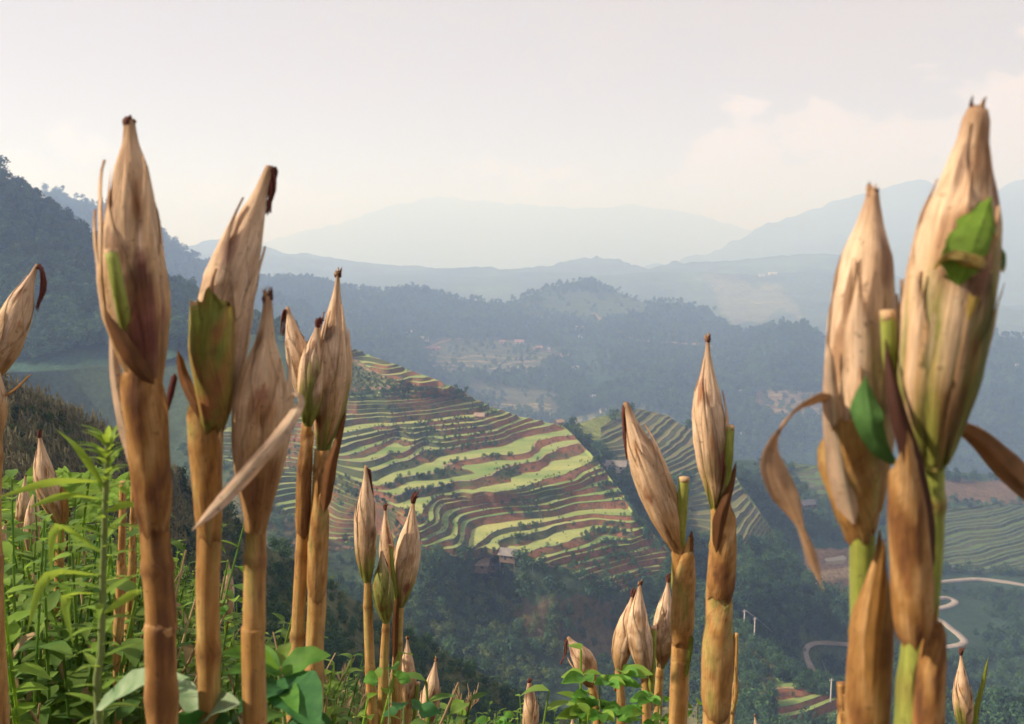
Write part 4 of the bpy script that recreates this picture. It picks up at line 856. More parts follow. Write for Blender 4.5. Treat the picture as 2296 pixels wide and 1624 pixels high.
def stalk(parent, org, pts, Y, kind='straw', seed=0, nodes=(), to_ground=True, seg=16):
    """pts: (x, y, width px) down the stem; runs on to the soil"""
    W = [np.array(P(p[0], p[1], Y+(p[3] if len(p) > 3 else 0))) for p in pts]; rad = [p[2]*0.5*Y/FPX for p in pts]
    if to_ground:
        e = W[-1].copy(); d = (W[-1]-W[-2]); gz_ = float(zg(e[0], e[1]))
        if e[2] > gz_+0.05:
            x2 = e[0]+d[0]/max(0.05, abs(d[2]))*(e[2]-gz_)*0.5
            W.append(np.array((x2, e[1]+0.02, gz_-0.04))); rad.append(rad[-1]*1.1)
    # resample by length so the radii follow the given points
    n = max(24, int(26*len(W)/2)); Q = crv(W, n); l = alen(Q); kk = np.linspace(0, len(W)-1, n); r = np.interp(kk, np.arange(len(W)), rad)
    zz = Q[:, 2]; L_ = l[-1]; nd = 0.155
    ph0 = random.Random(seed).uniform(0.02, 0.14); k = ph0
    while k < L_:
        r = r*(1+0.16*np.exp(-((l-k)/0.006)**2)); k += nd*random.Random(seed+k).uniform(0.8, 1.2)
    mb = MB(); Tn, S, Nn = frames(Q); ph = np.linspace(0, 2*math.pi, seg, endpoint=False); TT, PP = np.meshgrid(l/0.5, ph, indexing='ij')
    rr = r[:, None]*(1+0.025*np.sin(PP*7+seed)+0.04*fbm(np.cos(PP)+seed, TT*8+np.sin(PP)))
    V = Q[:, None, :]+rr[..., None]*(np.cos(PP)[..., None]*S[:, None, :]+np.sin(PP)[..., None]*Nn[:, None, :])
    C = stalk_color(kind, seed)(TT, PP)
    k = ph0
    while k < L_:
        C = lerp(C, BROWN*0.7, np.exp(-((np.tile(l[:, None], (1, seg))-k)/0.005)**2)*0.7); k += nd*random.Random(seed+k).uniform(0.8, 1.2)
    F = grid_faces(n, seg, True); v = list(V.reshape(-1, 3)); q = len(v); v.append(Q[0]); F += [(q, (j+1) % seg, j) for j in range(seg)]
    st = np.stack([PP*r[:, None], np.tile(l[:, None], (1, seg)), 0*PP+seed], -1).reshape(-1, 3)
    mb.add(v, F, np.concatenate([C.reshape(-1, 3), [C[0].mean(0)]]), list(st)+[(0, 0, seed)])
    return mb.build('stalk', M_STALK, parent, org)
def sheath(parent, org, pts, Y, kind='brown', seed=0, span=250, face=-90, point=0.35, flare=0.0, dY=0.0):
    """a leaf sheath clasping the stem: (x, y, width px) from its torn top to its foot"""
    W = [np.array(P(p[0], p[1], Y+dY)) for p in pts]; n = 30; m = 17; Q = crv(W, n); Tn, S, Nn = frames(Q); l = alen(Q); kk = np.linspace(0, len(W)-1, n); r = np.interp(kk, np.arange(len(W)), [p[2]*0.5*Y/FPX for p in pts])
    a = np.linspace(0, 1, n); s = np.linspace(-1, 1, m); half = R(span/2)*(1-0.75*sstep(point, 0.0, a)); PPl = R(face)+half[:, None]*s[None, :]
    S_ = -S; TT = np.tile(a[:, None], (1, m)); SS = np.tile(s, (n, 1))
    rr = r[:, None]*(1+0.02*np.sin(PPl*13+seed)+0.05*np.abs(SS)**3+flare*sstep(0.3, 0, TT)+0.05*fbm(PPl*1.5+seed, TT*5))
    rr = rr*(1-0.16*sstep(0.86, 1.0, TT)); Q = Q; jag = (0.012*sstep(0.12, 0, TT)+0.006*sstep(0.93, 1, TT))*fbm(PPl*2.2+seed, PPl*0+seed*3)*2
    V = Q[:, None, :]+jag[..., None]*Tn[:, None, :]+rr[..., None]*(np.cos(PPl)[..., None]*S[:, None, :]*1.0+np.sin(PPl)[..., None]*Nn[:, None, :]*np.sign(1))
    # frames run downwards here, so the camera side is the other sign of the normal
    if Nn[0][1] < 0: V = Q[:, None, :]+jag[..., None]*Tn[:, None, :]+rr[..., None]*(np.cos(PPl)[..., None]*S[:, None, :]-np.sin(PPl)[..., None]*Nn[:, None, :])
    C = stalk_color(kind, seed)(TT*1.2, PPl); C = lerp(C, C*0.55, sstep(0.85, 1, np.abs(SS))*0.6); C = lerp(C, BROWN*0.6, sstep(0.94, 1.0, TT)*0.8)
    mb = MB(); st = np.stack([PPl*r[:, None], np.tile(l[:, None], (1, m)), 0*PPl+seed], -1).reshape(-1, 3)
    mb.add(V.reshape(-1, 3), grid_faces(n, m), C.reshape(-1, 3), st)
    return mb.build('leaf_sheath', M_HUSK, parent, org)
def stub(parent, org, pts, Y, seed=0, dY=0.0, kind='green'):
    W = [P(p[0], p[1], Y+dY) for p in pts]; W[-1] = P(pts[-1][0], pts[-1][1], Y+dY+max(0.02, -dY*1.2)); W.append(P(2*pts[-1][0]-pts[-2][0], 2*pts[-1][1]-pts[-2][1], Y+dY+max(0.05, -dY*2.2))); rad = [p[2]*0.5*Y/FPX for p in pts]; rad.append(rad[-1]*0.7); mb = MB(); f = stalk_color(kind, seed)
    tube(mb, W, rad, f, seg=14, n=16, seed=seed)
    # the paler cut face, ragged
    d = (W[0]-W[1]).normalized(); mb2 = W[0]+d*0.0; tube(mb, [W[0]+d*0.003, W[0]-d*0.004], [rad[0]*1.0, rad[0]*1.04], STRAW*0.9, seg=14, n=3, seed=seed+1, rough=0.1)
    return mb.build('cut_stem', M_STALK, parent, org)
def plant(label, x, y, Y, name='corn_plant', group='dried maize plants with husked ears'):
    q = P(x, y, Y); q.z = float(zg(q.x, q.y)); e = empty(name, q); tag(e, label, 'corn plant', group); return e, tuple(q)

# ------------------------------------------------------------------ the dried maize plants
# 1: tall ear stained purple
p, g = plant('tall maize plant with a purple-stained ear rising against the sky', 362, 1624, 0.87)
stalk(p, g, [(332,846,50,.012), (346,1190,68,.012), (362,1400,72,.012), (364,1624,72,.012)], 0.87, 'brown', 1)
ear(p, g, (285,268), (330,862), 158, 0.87, 1.3, green=0.0, bend=-6, pale=0.42, dark=0.5, silk='cap', res=1.4, prof=[.36,.48,.68,.95,1.0,.88,.70,.54,.27,.20,.18],
    stains=[(0.30,-60,0.20,42,PURP*1.2,0.85),(0.12,-70,0.16,60,np.array((.16,.06,.05)),0.7),(0.42,-52,0.06,22,DARK,0.7),(0.55,-120,0.05,18,DARK*1.5,0.6),(0.50,-85,0.05,16,DARK*1.7,0.6),(0.66,-60,0.06,25,BROWN,0.6),(0.86,-100,0.08,40,BROWN,0.5)])
sheath(p, g, [(300,800,62), (322,900,96), (338,1060,86), (347,1190,74)], 0.87, 'brown', 3, span=230, face=-105, point=0.3, dY=-0.006)
stub(p, g, [(250,566,26), (268,660,30), (296,790,32)], 0.86, 4, dY=-0.034)
strip(p, g, 'leaf', [(226,650,0.85), (246,720,0.842), (290,800,0.835), (345,862,0.84)], [10,34,44,30], BROWN*0.75, fold=0.5, seed=5.0, twist=(20,-10))
strip(p, g, 'leaf', [(248,700,0.88), (258,850,0.87), (285,990,0.86), (310,1100,0.86)], [6,26,34,10], PALE_, fold=0.4, seed=6.0)
strip(p, g, 'leaf', [(392,838,0.9), (382,880,0.9), (372,930,0.9)], [14,16,6], PURP*0.8, fold=0.5, seed=8.0)
# 2: leaning ear
p, g = plant('tall maize plant whose pale ear leans, next to the purple-stained one', 472, 1624, 0.93)
stalk(p, g, [(480,940,44,.012), (470,1200,56,.012), (472,1624,52,.012)], 0.93, 'straw', 11)
ear(p, g, (600,372), (484,950), 136, 0.93, 2.1, green=0.0, bend=-26, pale=0.75, dark=0.1, silk='hang', hang=[(8,8),(4,50),(-6,100)], res=1.3, dY=0.01, stains=[(0.45,-70,0.05,22,BROWN,0.8)])
sheath(p, g, [(474,660,88), (474,780,96), (480,900,70), (480,965,48)], 0.93, 'olive', 13, span=235, face=-85, point=0.10, dY=-0.022)
sheath(p, g, [(442,870,54), (460,1000,72), (470,1210,58)], 0.93, 'straw', 14, span=240, face=-110, point=0.45, dY=-0.004)
stub(p, g, [(444,684,34), (448,760,32), (456,900,26)], 0.93, 15, dY=-0.032)
strip(p, g, 'leaf', [(398,786,0.92), (412,850,0.915), (440,910,0.905), (478,965,0.905)], [10,26,30,18], BROWN, fold=0.5, seed=16.0)
# 3: squat ear with a hanging strip
p, g = plant('maize plant with a squat tan ear and a dry leaf strip hanging across', 570, 1624, 0.92)
stalk(p, g, [(574,1170,46,.012), (570,1400,54,.012), (572,1624,56,.012)], 0.92, 'straw', 21)
ear(p, g, (597,665), (572,1190), 150, 0.92, 3.7, bend=8, pale=0.30, dark=0.45, silk='torn', res=1.3, stains=[(0.22,-75,0.2,60,BROWN*1.1,0.7)], prof=[.30,.36,.50,.78,.96,1.0,.70,.32,.21,.18,.14])
strip(p, g, 'leaf', [(640,905,0.86), (660,888,0.85), (668,910,0.84), (610,1000,0.82), (510,1110,0.81), (430,1190,0.80)], [8,26,34,36,30,10], PALE_*1.05, fold=0.35, twist=(60,10,-20,0,20), seed=22.0, n=40)
# 4: a pair of ears and a smaller one
p, g = plant('maize plant with two ears and a small reddish-silked one', 705, 1624, 1.40)
stalk(p, g, [(688,950,24,.01), (680,1180,30,.01), (666,1440,32,.01), (656,1624,32,.01)], 1.40, 'straw', 31)
stalk(p, g, [(722,1008,32), (714,1180,40), (711,1350,44), (705,1624,42)], 1.40, 'straw', 32)
ear(p, g, (757,612), (722,1015), 96, 1.40, 4.2, bend=10, green=0.12, pale=0.5, silk='torn', res=1.1, stains=[(0.68,-110,0.06,30,DARK,0.7)])
ear(p, g, (646,688), (694,930), 62, 1.43, 4.9, bend=2, pale=0.6, silk='hang', hang=[(-8,10),(-12,40),(-10,62)], res=0.8)
ear(p, g, (712,728), (690,955), 62, 1.37, 5.3, bend=-2, green=0.38, pale=0.55, silk='tuft', res=0.9)
stub(p, g, [(757,862,16), (750,910,17), (738,980,18)], 1.38, 33)
strip(p, g, 'leaf', [(777,916,1.39), (758,985,1.38), (738,1060,1.375), (726,1150,1.375)], [6,18,30,22], BROWN*0.9, fold=0.6, seed=34.0)
sheath(p, g, [(694,960,20), (684,1040,34), (678,1200,34)], 1.40, 'brown', 35, span=220, face=-130, dY=-0.004)
sheath(p, g, [(722,1090,36), (714,1200,46), (710,1340,46)], 1.40, 'straw', 36, span=250, face=-60, dY=-0.006)
# 5-8: slim ears before the terraces
p, g = plant('slim maize plant with one long ear, green below, in front of the terraces', 835, 1624, 2.15)
stalk(p, g, [(824,1296,16), (826,1400,22), (835,1624,25)], 2.15, 'straw', 41)
ear(p, g, (819,1044), (823,1306), 53, 2.15, 6.1, green=0.22, pale=0.6, silk='hang', hang=[(8,12),(12,50),(14,85)], res=0.8, stains=[(0.2,-50,0.2,40,GREEN*1.1,0.8)])
p, g = plant('maize plant with three ears close together, one short and greenish', 890, 1624, 2.2)
stalk(p, g, [(898,1352,16), (892,1450,22), (888,1624,25)], 2.2, 'straw', 42)
stalk(p, g, [(866,1388,16), (862,1480,22), (858,1624,24)], 2.18, 'straw', 43)
ear(p, g, (925,1121), (897,1362), 64, 2.2, 7.3, bend=4, green=0.12, pale=0.6, silk='tuft', res=0.85)
ear(p, g, (863,1140), (884,1352), 42, 2.24, 7.9, bend=-3, pale=0.6, silk='tuft', res=0.7)
ear(p, g, (855,1236), (865,1396), 52, 2.15, 8.4, green=0.7, pale=0.5, silk='hang', hang=[(3,12),(8,30),(12,44)], res=0.7, dark=0.0)
stub(p, g, [(876,1224,9), (882,1290,11), (890,1360,12)], 2.17, 44)
strip(p, g, 'leaf', [(892,1320,2.18), (886,1400,2.17), (884,1480,2.17)], [8,16,14], BROWN*0.7, fold=0.5, seed=45.0)
p, g = plant('short maize plant with a single narrow ear and a cut stem', 914, 1624, 2.9)
stalk(p, g, [(915,1580,18), (914,1660,20)], 2.9, 'straw', 46); ear(p, g, (912,1431), (915,1592), 42, 2.9, 9.1, pale=0.4, silk='torn', res=0.6, bend=2); stub(p, g, [(938,1532,9), (930,1600,10)], 2.88, 47)
p, g = plant('short maize plant with a plump bare ear and pale stub, lower than the narrow one', 952, 1700, 3.1)
stalk(p, g, [(952,1630,18), (950,1700,20)], 3.1, 'straw', 48); ear(p, g, (976,1479), (953,1640), 46, 3.1, 9.8, pale=0.55, silk='torn', res=0.6, bend=3); stub(p, g, [(960,1590,10), (958,1650,11)], 3.05, 49)
p, g = plant('low maize ear with a blackened tip in front of the dark valley', 1192, 1700, 3.2)
stalk(p, g, [(1192,1640,16), (1192,1700,18)], 3.2, 'straw', 51); ear(p, g, (1187,1531), (1191,1652), 40, 3.2, 10.6, pale=0.4, silk='tuft', res=0.6, prof=[.3,.5,.8,1,1,.95,.8,.6,.42,.32,.25], stains=[(0.85,-90,0.15,90,DARK,0.8)])
p, g = plant('maize plant with a leaning ear trailing dark silk, above the bright green weed', 1340, 1660, 2.6)
stalk(p, g, [(1326,1528,20), (1338,1600,22), (1342,1680,24)], 2.6, 'straw', 53); ear(p, g, (1274,1428), (1328,1538), 55, 2.6, 11.2, bend=6, pale=0.45, silk='hang', hang=[(-4,10),(-6,40),(-16,66)], res=0.7)
p, g = plant('maize plant with three pale ears bunched together, left of the slender leaning plant', 1450, 1660, 2.5)
stalk(p, g, [(1388,1498,16), (1394,1660,22)], 2.5, 'straw', 55); stalk(p, g, [(1446,1512,18), (1450,1660,24)], 2.5, 'straw', 56); stalk(p, g, [(1480,1494,18), (1472,1660,22)], 2.55, 'straw', 57)
ear(p, g, (1419,1333), (1387,1506), 52, 2.5, 12.1, bend=-2, pale=0.6, silk='tuft', res=0.7); ear(p, g, (1434,1308), (1446,1520), 60, 2.47, 12.7, bend=-6, pale=0.6, silk='torn', res=0.8, dark=0.1)
ear(p, g, (1499,1300), (1480,1500), 56, 2.55, 13.3, bend=2, green=0.1, pale=0.65, silk='tuft', res=0.75); stub(p, g, [(1466,1408,14), (1462,1500,16)], 2.46, 58); stub(p, g, [(1392,1412,10), (1386,1480,12)], 2.49, 59, kind='straw')
# 9, 10: the two slender plants
p, g = plant('slender maize plant with a long ear leaning away from its cut green stem', 1522, 1624, 1.5)
stalk(p, g, [(1521,1222,34), (1530,1330,46), (1526,1480,46), (1520,1624,44)], 1.5, 'straw', 61)
ear(p, g, (1404,902), (1522,1238), 92, 1.5, 14.2, bend=-2, green=0.0, pale=0.45, silk='hang', hang=[(-2,14),(0,70),(8,130)], res=1.1, dark=0.2)
stub(p, g, [(1534,1074,24), (1530,1130,26), (1522,1225,30)], 1.49, 62, dY=-0.012)
strip(p, g, 'leaf', [(1552,1190,1.5), (1545,1250,1.485), (1530,1330,1.48)], [8,26,30], BROWN*0.8, fold=0.6, seed=63.0); sheath(p, g, [(1545,1215,24), (1534,1300,52), (1528,1440,54)], 1.5, 'straw', 64, face=-70, dY=-0.006)
strip(p, g, 'leaf', [(1552,1425,1.48), (1546,1470,1.48), (1538,1520,1.48)], [12,12,8], GREEN*1.2, fold=0.3, seed=65.0)
p, g = plant('straight maize plant with an upright pointed ear and a brown wrapped stem', 1605, 1624, 1.42)
stalk(p, g, [(1606,1136,26), (1612,1220,40), (1612,1330,60), (1606,1624,64)], 1.42, 'straw', 71)
ear(p, g, (1588,758), (1605,1146), 90, 1.42, 15.4, bend=-4, green=0.2, pale=0.6, silk='torn', res=1.15, stains=[(0.30,-80,0.14,50,np.array((.16,.12,.04)),0.7),(0.22,-60,0.1,40,BROWN*0.6,0.6)])
stub(p, g, [(1637,958,20), (1633,1030,22), (1622,1110,24)], 1.41, 72, dY=-0.012)
strip(p, g, 'leaf', [(1651,1035,1.41), (1640,1090,1.40), (1618,1160,1.395), (1606,1240,1.395)], [6,18,34,16], BROWN*0.75, fold=0.6, seed=73.0)
sheath(p, g, [(1632,1110,30), (1622,1220,60), (1614,1340,66)], 1.42, 'brown', 74, face=-60, dY=-0.006); sheath(p, g, [(1620,1330,44), (1610,1440,70), (1606,1600,70)], 1.42, 'straw', 75, face=-110, dY=-0.007)
strip(p, g, 'leaf', [(1647,1418,1.42), (1640,1500,1.41), (1626,1600,1.41)], [9,16,22], OCHRE*0.8, fold=0.7, seed=76.0)
# 11, 12: the big near pair
p, g = plant('near maize plant whose ear carries a curled dry leaf hanging to one side', 1945, 1700, 0.68)
stalk(p, g, [(1934,1180,56,.01), (1936,1300,60,.01), (1942,1480,70,.01), (1945,1700,74,.01)], 0.68, 'green', 81)
ear(p, g, (1962,432), (1932,1195), 168, 0.68, 16.3, bend=-22, pale=0.72, dark=0.15, silk='torn', res=1.6, prof=[.34,.46,.66,.88,.98,1.0,.95,.78,.42,.24,.18])
sheath(p, g, [(1880,900,110), (1905,1040,130), (1928,1195,76)], 0.68, 'straw', 82, span=230, face=-110, point=0.4, dY=-0.012)
sheath(p, g, [(1968,1210,40), (1955,1400,96), (1945,1600,100), (1945,1700,90)], 0.68, 'brown', 83, span=240, face=-80, point=0.5, dY=-0.006)
strip(p, g, 'leaf', [(1860,768,0.66), (1868,900,0.655), (1888,1050,0.65), (1915,1175,0.65)], [12,44,62,50], PALE_*1.02, fold=0.5, seed=84.0)
strip(p, g, 'leaf', [(1875,892,0.66), (1830,902,0.65), (1780,930,0.64), (1745,985,0.635), (1738,1050,0.63), (1768,1130,0.63), (1805,1215,0.635), (1846,1326,0.64)], [52,40,34,64,60,20,26,4], np.array((0.60,0.40,0.25)), fold=0.3, twist=(-30,-50,-75,-20,10,60,20,40), seed=85.0, n=60)
strip(p, g, 'leaf', [(1940,842,0.64), (1948,930,0.622), (1972,1000,0.622), (2015,1048,0.628)], [6,76,50,8], np.array((0.13,0.30,0.08)), fold=0.25, seed=86.0, mat=M_DRY)
stub(p, g, [(1990,706,34), (1995,790,34), (2008,890,30)], 0.635, 87)
p, g = plant('nearest and tallest maize plant, its ear half green with a torn green leaf', 2040, 1700, 0.63)
stalk(p, g, [(2092,1030,50,.008), (2088,1200,56,.008), (2062,1450,72,.008), (2040,1700,84,.008)], 0.63, 'green', 91)
ear(p, g, (2196,246), (2084,1050), 208, 0.63, 17.7, bend=-16, green=0.34, pale=0.45, dark=0.35, silk='torn', res=1.8, prof=[.30,.46,.66,.92,1.0,1.0,.88,.60,.38,.33,.24],
    stains=[(0.32,-50,0.36,55,np.array((.15,.165,.045)),0.95),(0.62,-100,0.10,50,BROWN*1.2,0.6),(0.88,-60,0.10,60,BROWN,0.6),(0.16,-80,0.14,45,BROWN*0.6,0.7),(0.36,-70,0.05,20,BROWN,0.6)])
sheath(p, g, [(2022,1010,52), (2034,1150,80), (2046,1320,92), (2048,1440,78)], 0.63, 'brown', 92, span=240, face=-95, point=0.15, dY=-0.020)
strip(p, g, 'leaf', [(1985,760,0.63), (2010,900,0.612), (2050,1040,0.605), (2080,1180,0.605), (2085,1320,0.607)], [10,36,50,44,20], DARK*1.3, fold=0.5, seed=93.0)
strip(p, g, 'leaf', [(2150,640,0.592), (2165,580,0.587), (2192,510,0.59), (2222,440,0.60)], [70,92,70,10], np.array((0.26,0.44,0.06)), fold=0.2, twist=(0,-10), seed=94.0, mat=M_DRY, ragged_=0.5)
strip(p, g, 'leaf', [(2094,606,0.60), (2130,582,0.585), (2180,592,0.583), (2225,612,0.60)], [16,34,38,14], np.array((0.66,0.52,0.20)), fold=0.5, twist=(60,40,20), seed=94.5)
strip(p, g, 'leaf', [(2240,520,0.60), (2222,560,0.60), (2196,640,0.594), (2170,720,0.592)], [6,22,34,10], np.array((0.55,0.40,0.10)), fold=0.3, seed=95.0)
strip(p, g, 'leaf', [(2228,540,0.615), (2245,580,0.615), (2250,612,0.615)], [10,30,8], np.array((0.14,0.24,0.06)), fold=0.3, seed=95.5, tipc=(0.6,0.5,0.3))
strip(p, g, 'leaf', [(2120,950,0.65), (2180,978,0.66), (2250,1040,0.67), (2330,1110,0.68), (2400,1160,0.69)], [30,50,66,60,40], np.array((0.42,0.24,0.12)), fold=0.35, twist=(50,30,0,-10), seed=96.0, n=44)
sheath(p, g, [(2108,1368,24), (2090,1480,60), (2078,1700,76)], 0.63, 'brown', 97, span=220, face=-50, dY=-0.012)
strip(p, g, 'leaf', [(1985,1210,0.62), (1972,1330,0.618), (1960,1440,0.62), (1955,1560,0.62)], [8,34,40,20], OCHRE, fold=0.4, seed=98.0)
# 13: low at the right, and the left edge ones
p, g = plant('low maize ear with a split tip and upright dry blade, under the winding road', 2168, 1720, 2.6)
stalk(p, g, [(2165,1640,20), (2168,1720,22)], 2.6, 'straw', 101); ear(p, g, (2153,1464), (2165,1655), 48, 2.6, 18.8, green=0.3, pale=0.4, silk='tuft', res=0.7); strip(p, g, 'leaf', [(2216,1474,2.6), (2206,1530,2.6), (2192,1590,2.6), (2184,1660,2.6)], [4,11,15,16], GREEN*1.6, fold=0.5, seed=102.0)
p, g = plant('maize plant cut off by the picture edge, dark silk hanging from its ear', -12, 1300, 1.6)
stalk(p, g, [(-20,840,30), (-12,1000,34), (-12,1300,36)], 1.6, 'straw', 103); ear(p, g, (86,594), (-22,856), 78, 1.6, 19.4, bend=-4, pale=0.6, silk='hang', hang=[(6,10),(10,50),(-8,98)], res=1.0); ear(p, g, (-6,815), (-14,1000), 56, 1.58, 19.9, pale=0.2, dark=0.5, silk='torn', res=0.8)
strip(p, g, 'leaf', [(8,890,1.57), (35,872,1.57), (70,838,1.57)], [6,5,3], OCHRE, fold=0.3, seed=104.0)
p, g = plant('small maize plant with a bent dark-tipped ear rising above the feathery shrub', 125, 1500, 2.6)
stalk(p, g, [(136,1165,16), (132,1300,19), (122,1520,20)], 2.6, 'straw', 105); ear(p, g, (87,976), (137,1178), 54, 2.6, 20.5, bend=-8, pale=0.4, dark=0.4, silk='tuft', res=0.8); strip(p, g, 'leaf', [(138,1090,2.59), (142,1150,2.585), (138,1200,2.585)], [12,22,10], OCHRE, fold=0.6, seed=106.0)
for (lx, ty, by_, bx, w, Y, lab, sd) in ((58,1068,1212,47,32,3.3,'thin maize ear at the far edge, taller of the two standing close together',107), (78,1095,1248,70,38,3.0,'plump maize ear at the far edge, in front of its thin neighbour',108), (12,1170,1290,-14,32,3.0,'small reddish maize ear half out of the picture among the weeds',109), (165,1258,1346,166,27,4.2,'tiny maize ear among the green weeds beside the lance-leaved weed',110), (511,1258,1398,510,32,3.4,'small maize ear seen between the stems of the two tall left-hand plants',111), (1692,1604,1700,1700,24,3.6,'maize tip just showing above the lower picture edge near the straight plant',112), (1284,1608,1700,1282,30,3.0,'pale maize tip showing behind the bright green weed',113)):
    p, g = plant(lab, bx, by_+120, Y); stalk(p, g, [(bx, by_-6, w*0.45), (bx-2, by_+120, w*0.5)], Y, 'straw', sd); ear(p, g, (lx, ty), (bx, by_), w, Y, sd*0.7, pale=0.5, silk='torn', res=0.6)
for (x0, y0, x1, y1, w, Y, lab, sd) in ((302,1000,284,1500,15,2.3,'bare maize stem standing just behind the purple-stained plant, taller of two',121), (276,1080,262,1480,18,2.0,'bare maize stem standing just behind the purple-stained plant, thicker of two',122), (1886,1532,1890,1700,26,1.1,'broken brown maize stub in front of the big near pair',123), (1652,1420,1640,1640,9,1.9,'thin bare stem leaning beside the straight maize plant',124)):
    p, g = plant(lab, x1, y1, Y, 'corn_stalk', 'bare maize stems'); p['category'] = 'corn stalk'
    stalk(p, g, [(x0, y0, w*0.85), ((x0+x1)/2+3, (y0+y1)/2, w), (x1, y1, w)], Y, 'straw' if sd != 123 else 'brown', sd)
    sheath(p, g, [((x0+x1)/2+2, (y0+y1)/2-40, w*0.8), ((x0+x1)/2+4, (y0+y1)/2+20, w*1.3), (x1+2, y1-40, w*1.2)], Y, 'straw', sd+1, dY=-0.003)

# ------------------------------------------------------------------ weeds and undergrowth
def leaf_geo(vv, ff, base, d, up, L_, W_, droop=0.3, n=6, fold=0.25, shape=0.42):
    """one leaf blade: base, direction, up, length, width"""
    d = Vector(d).normalized(); up = Vector(up); s = d.cross(up)
    if s.length < 1e-4: s = Vector((1, 0, 0))
    s.normalize(); up = s.cross(d).normalized(); k = len(vv); base = Vector(base)
    for i in range(n+1):
        t = i/n; c = base + d*(L_*t*(1-0.25*droop*t)) + up*(-droop*L_*t*t*0.6)
        w = W_*0.5*(math.sin(math.pi*t**(0.75 if shape < 0.5 else 1.1))**0.85)*(1-0.15*t) if 0 < i < n else (W_*0.03)
        vv += [c-s*w+up*w*fold, c, c+s*w+up*w*fold]
    for i in range(n):
        a = k+i*3; ff += [(a, a+1, a+4, a+3), (a+1, a+2, a+5, a+4)]
def stem_geo(vv, ff, pts, r0, r1, n=6):
    Q = crv(pts, 8); Tn, S, Nn = frames(Q); k = len(vv)
    for i in range(len(Q)):
        r = r0+(r1-r0)*i/(len(Q)-1)
        for j in range(n):
            a = 6.283*j/n; vv.append(Vector(Q[i]+r*(math.cos(a)*S[i]+math.sin(a)*Nn[i])))
    ff += [tuple(k+q for q in f) for f in grid_faces(len(Q), n, True)]
def raw_mesh(name, vv, ff, mat):
    me = bpy.data.meshes.new(name); me.from_pydata([tuple(a) for a in vv], [], ff); me.polygons.foreach_set('use_smooth', [True]*len(me.polygons)); me.update(); me.materials.append(mat); return me
def part(name, me, parent, org=None):
    o = bpy.data.objects.new(name, me); COL.objects.link(o); o.parent = parent; return o
def weed_mesh(seed, n_st=5, leaves=9, L_=0.16, W_=0.075, spread=0.28):
    r = random.Random(seed); vv, ff = [], []
    for s in range(n_st):
        a = r.uniform(0, 6.28); tip = Vector((math.cos(a)*spread*r.uniform(0.3, 1), math.sin(a)*spread*r.uniform(0.3, 1), r.uniform(0.7, 1.0)))
        b0 = Vector((math.cos(a)*0.05, math.sin(a)*0.05, -0.05)); stem_geo(vv, ff, [b0, b0.lerp(tip, 0.5)+Vector((0, 0, 0.05)), tip], 0.0055, 0.003, 4)
        for i in range(leaves):
            t = 0.22+0.78*i/(leaves-1); q = b0.lerp(tip, t); aa = i*2.4+r.uniform(-0.4, 0.4); sz = r.uniform(0.7, 1.15)*(1.0 if t < 0.8 else 0.7)
            leaf_geo(vv, ff, q, (math.cos(aa), math.sin(aa), r.uniform(-0.05, 0.7)), (0, 0, 1), L_*sz, W_*sz, r.uniform(0.2, 0.9), n=4)
    return vv, ff
def weed_thing(loc, size, seed, label, name='weed', cat='weed', k_mat=None, **k):
    k_mat = k_mat or M_WEED2
    e = empty(name, loc, random.uniform(0, 6)); tag(e, label, cat); vv, ff = weed_mesh(seed, **k); o = part('foliage', raw_mesh('foliage', vv, ff, k_mat), e); o.scale = (size,)*3; return e, o
def on_ground(x, y, Y):
    q = P(x, y, Y); return Vector((q.x, q.y, float(zg(q.x, q.y))))
W_ = [weed_thing(on_ground(60, 1400, 3.4), 0.72, 1, 'broad-leaved weed at the foot of the thin maize ears', leaves=17, L_=0.105, W_=0.055, n_st=7), weed_thing(on_ground(380, 1480, 3.0), 0.62, 2, 'leafy weed between the stems of the two tall maize plants', L_=0.115, W_=0.055, leaves=17, n_st=7), weed_thing(on_ground(190, 1540, 2.6), 0.62, 3, 'leafy weed behind the lance-leaved weed', leaves=15, L_=0.10, W_=0.055, n_st=6, k_mat=M_WEED)]
WP = [o for e, o in W_]
def dead_weed(loc, size, seed, label):
    e = empty('dead_weed', loc); tag(e, label, 'weed'); r = random.Random(seed); vv, ff = [], []
    for s in range(7):
        a = r.uniform(0, 6.28); tip = Vector((math.cos(a)*r.uniform(.1, .45), math.sin(a)*r.uniform(.1, .45), r.uniform(0.6, 1.0))); stem_geo(vv, ff, [Vector((0, 0, -.05)), tip*0.5+Vector((0, 0, .08)), tip], 0.006, 0.003, 4)
        for i in range(4): aa = r.uniform(0, 6.28); leaf_geo(vv, ff, tip*(0.4+0.15*i), (math.cos(aa), math.sin(aa), -0.2), (0, 0, 1), 0.16, 0.035, 1.2, n=3)
    o = part('stems', raw_mesh('stems', vv, ff, M_STRAW), e); o.scale = (size,)*3; return o
WP.append(dead_weed(on_ground(420, 1440, 3.6), 0.7, 4, 'withered straw-coloured weed between the two tall maize stems'))
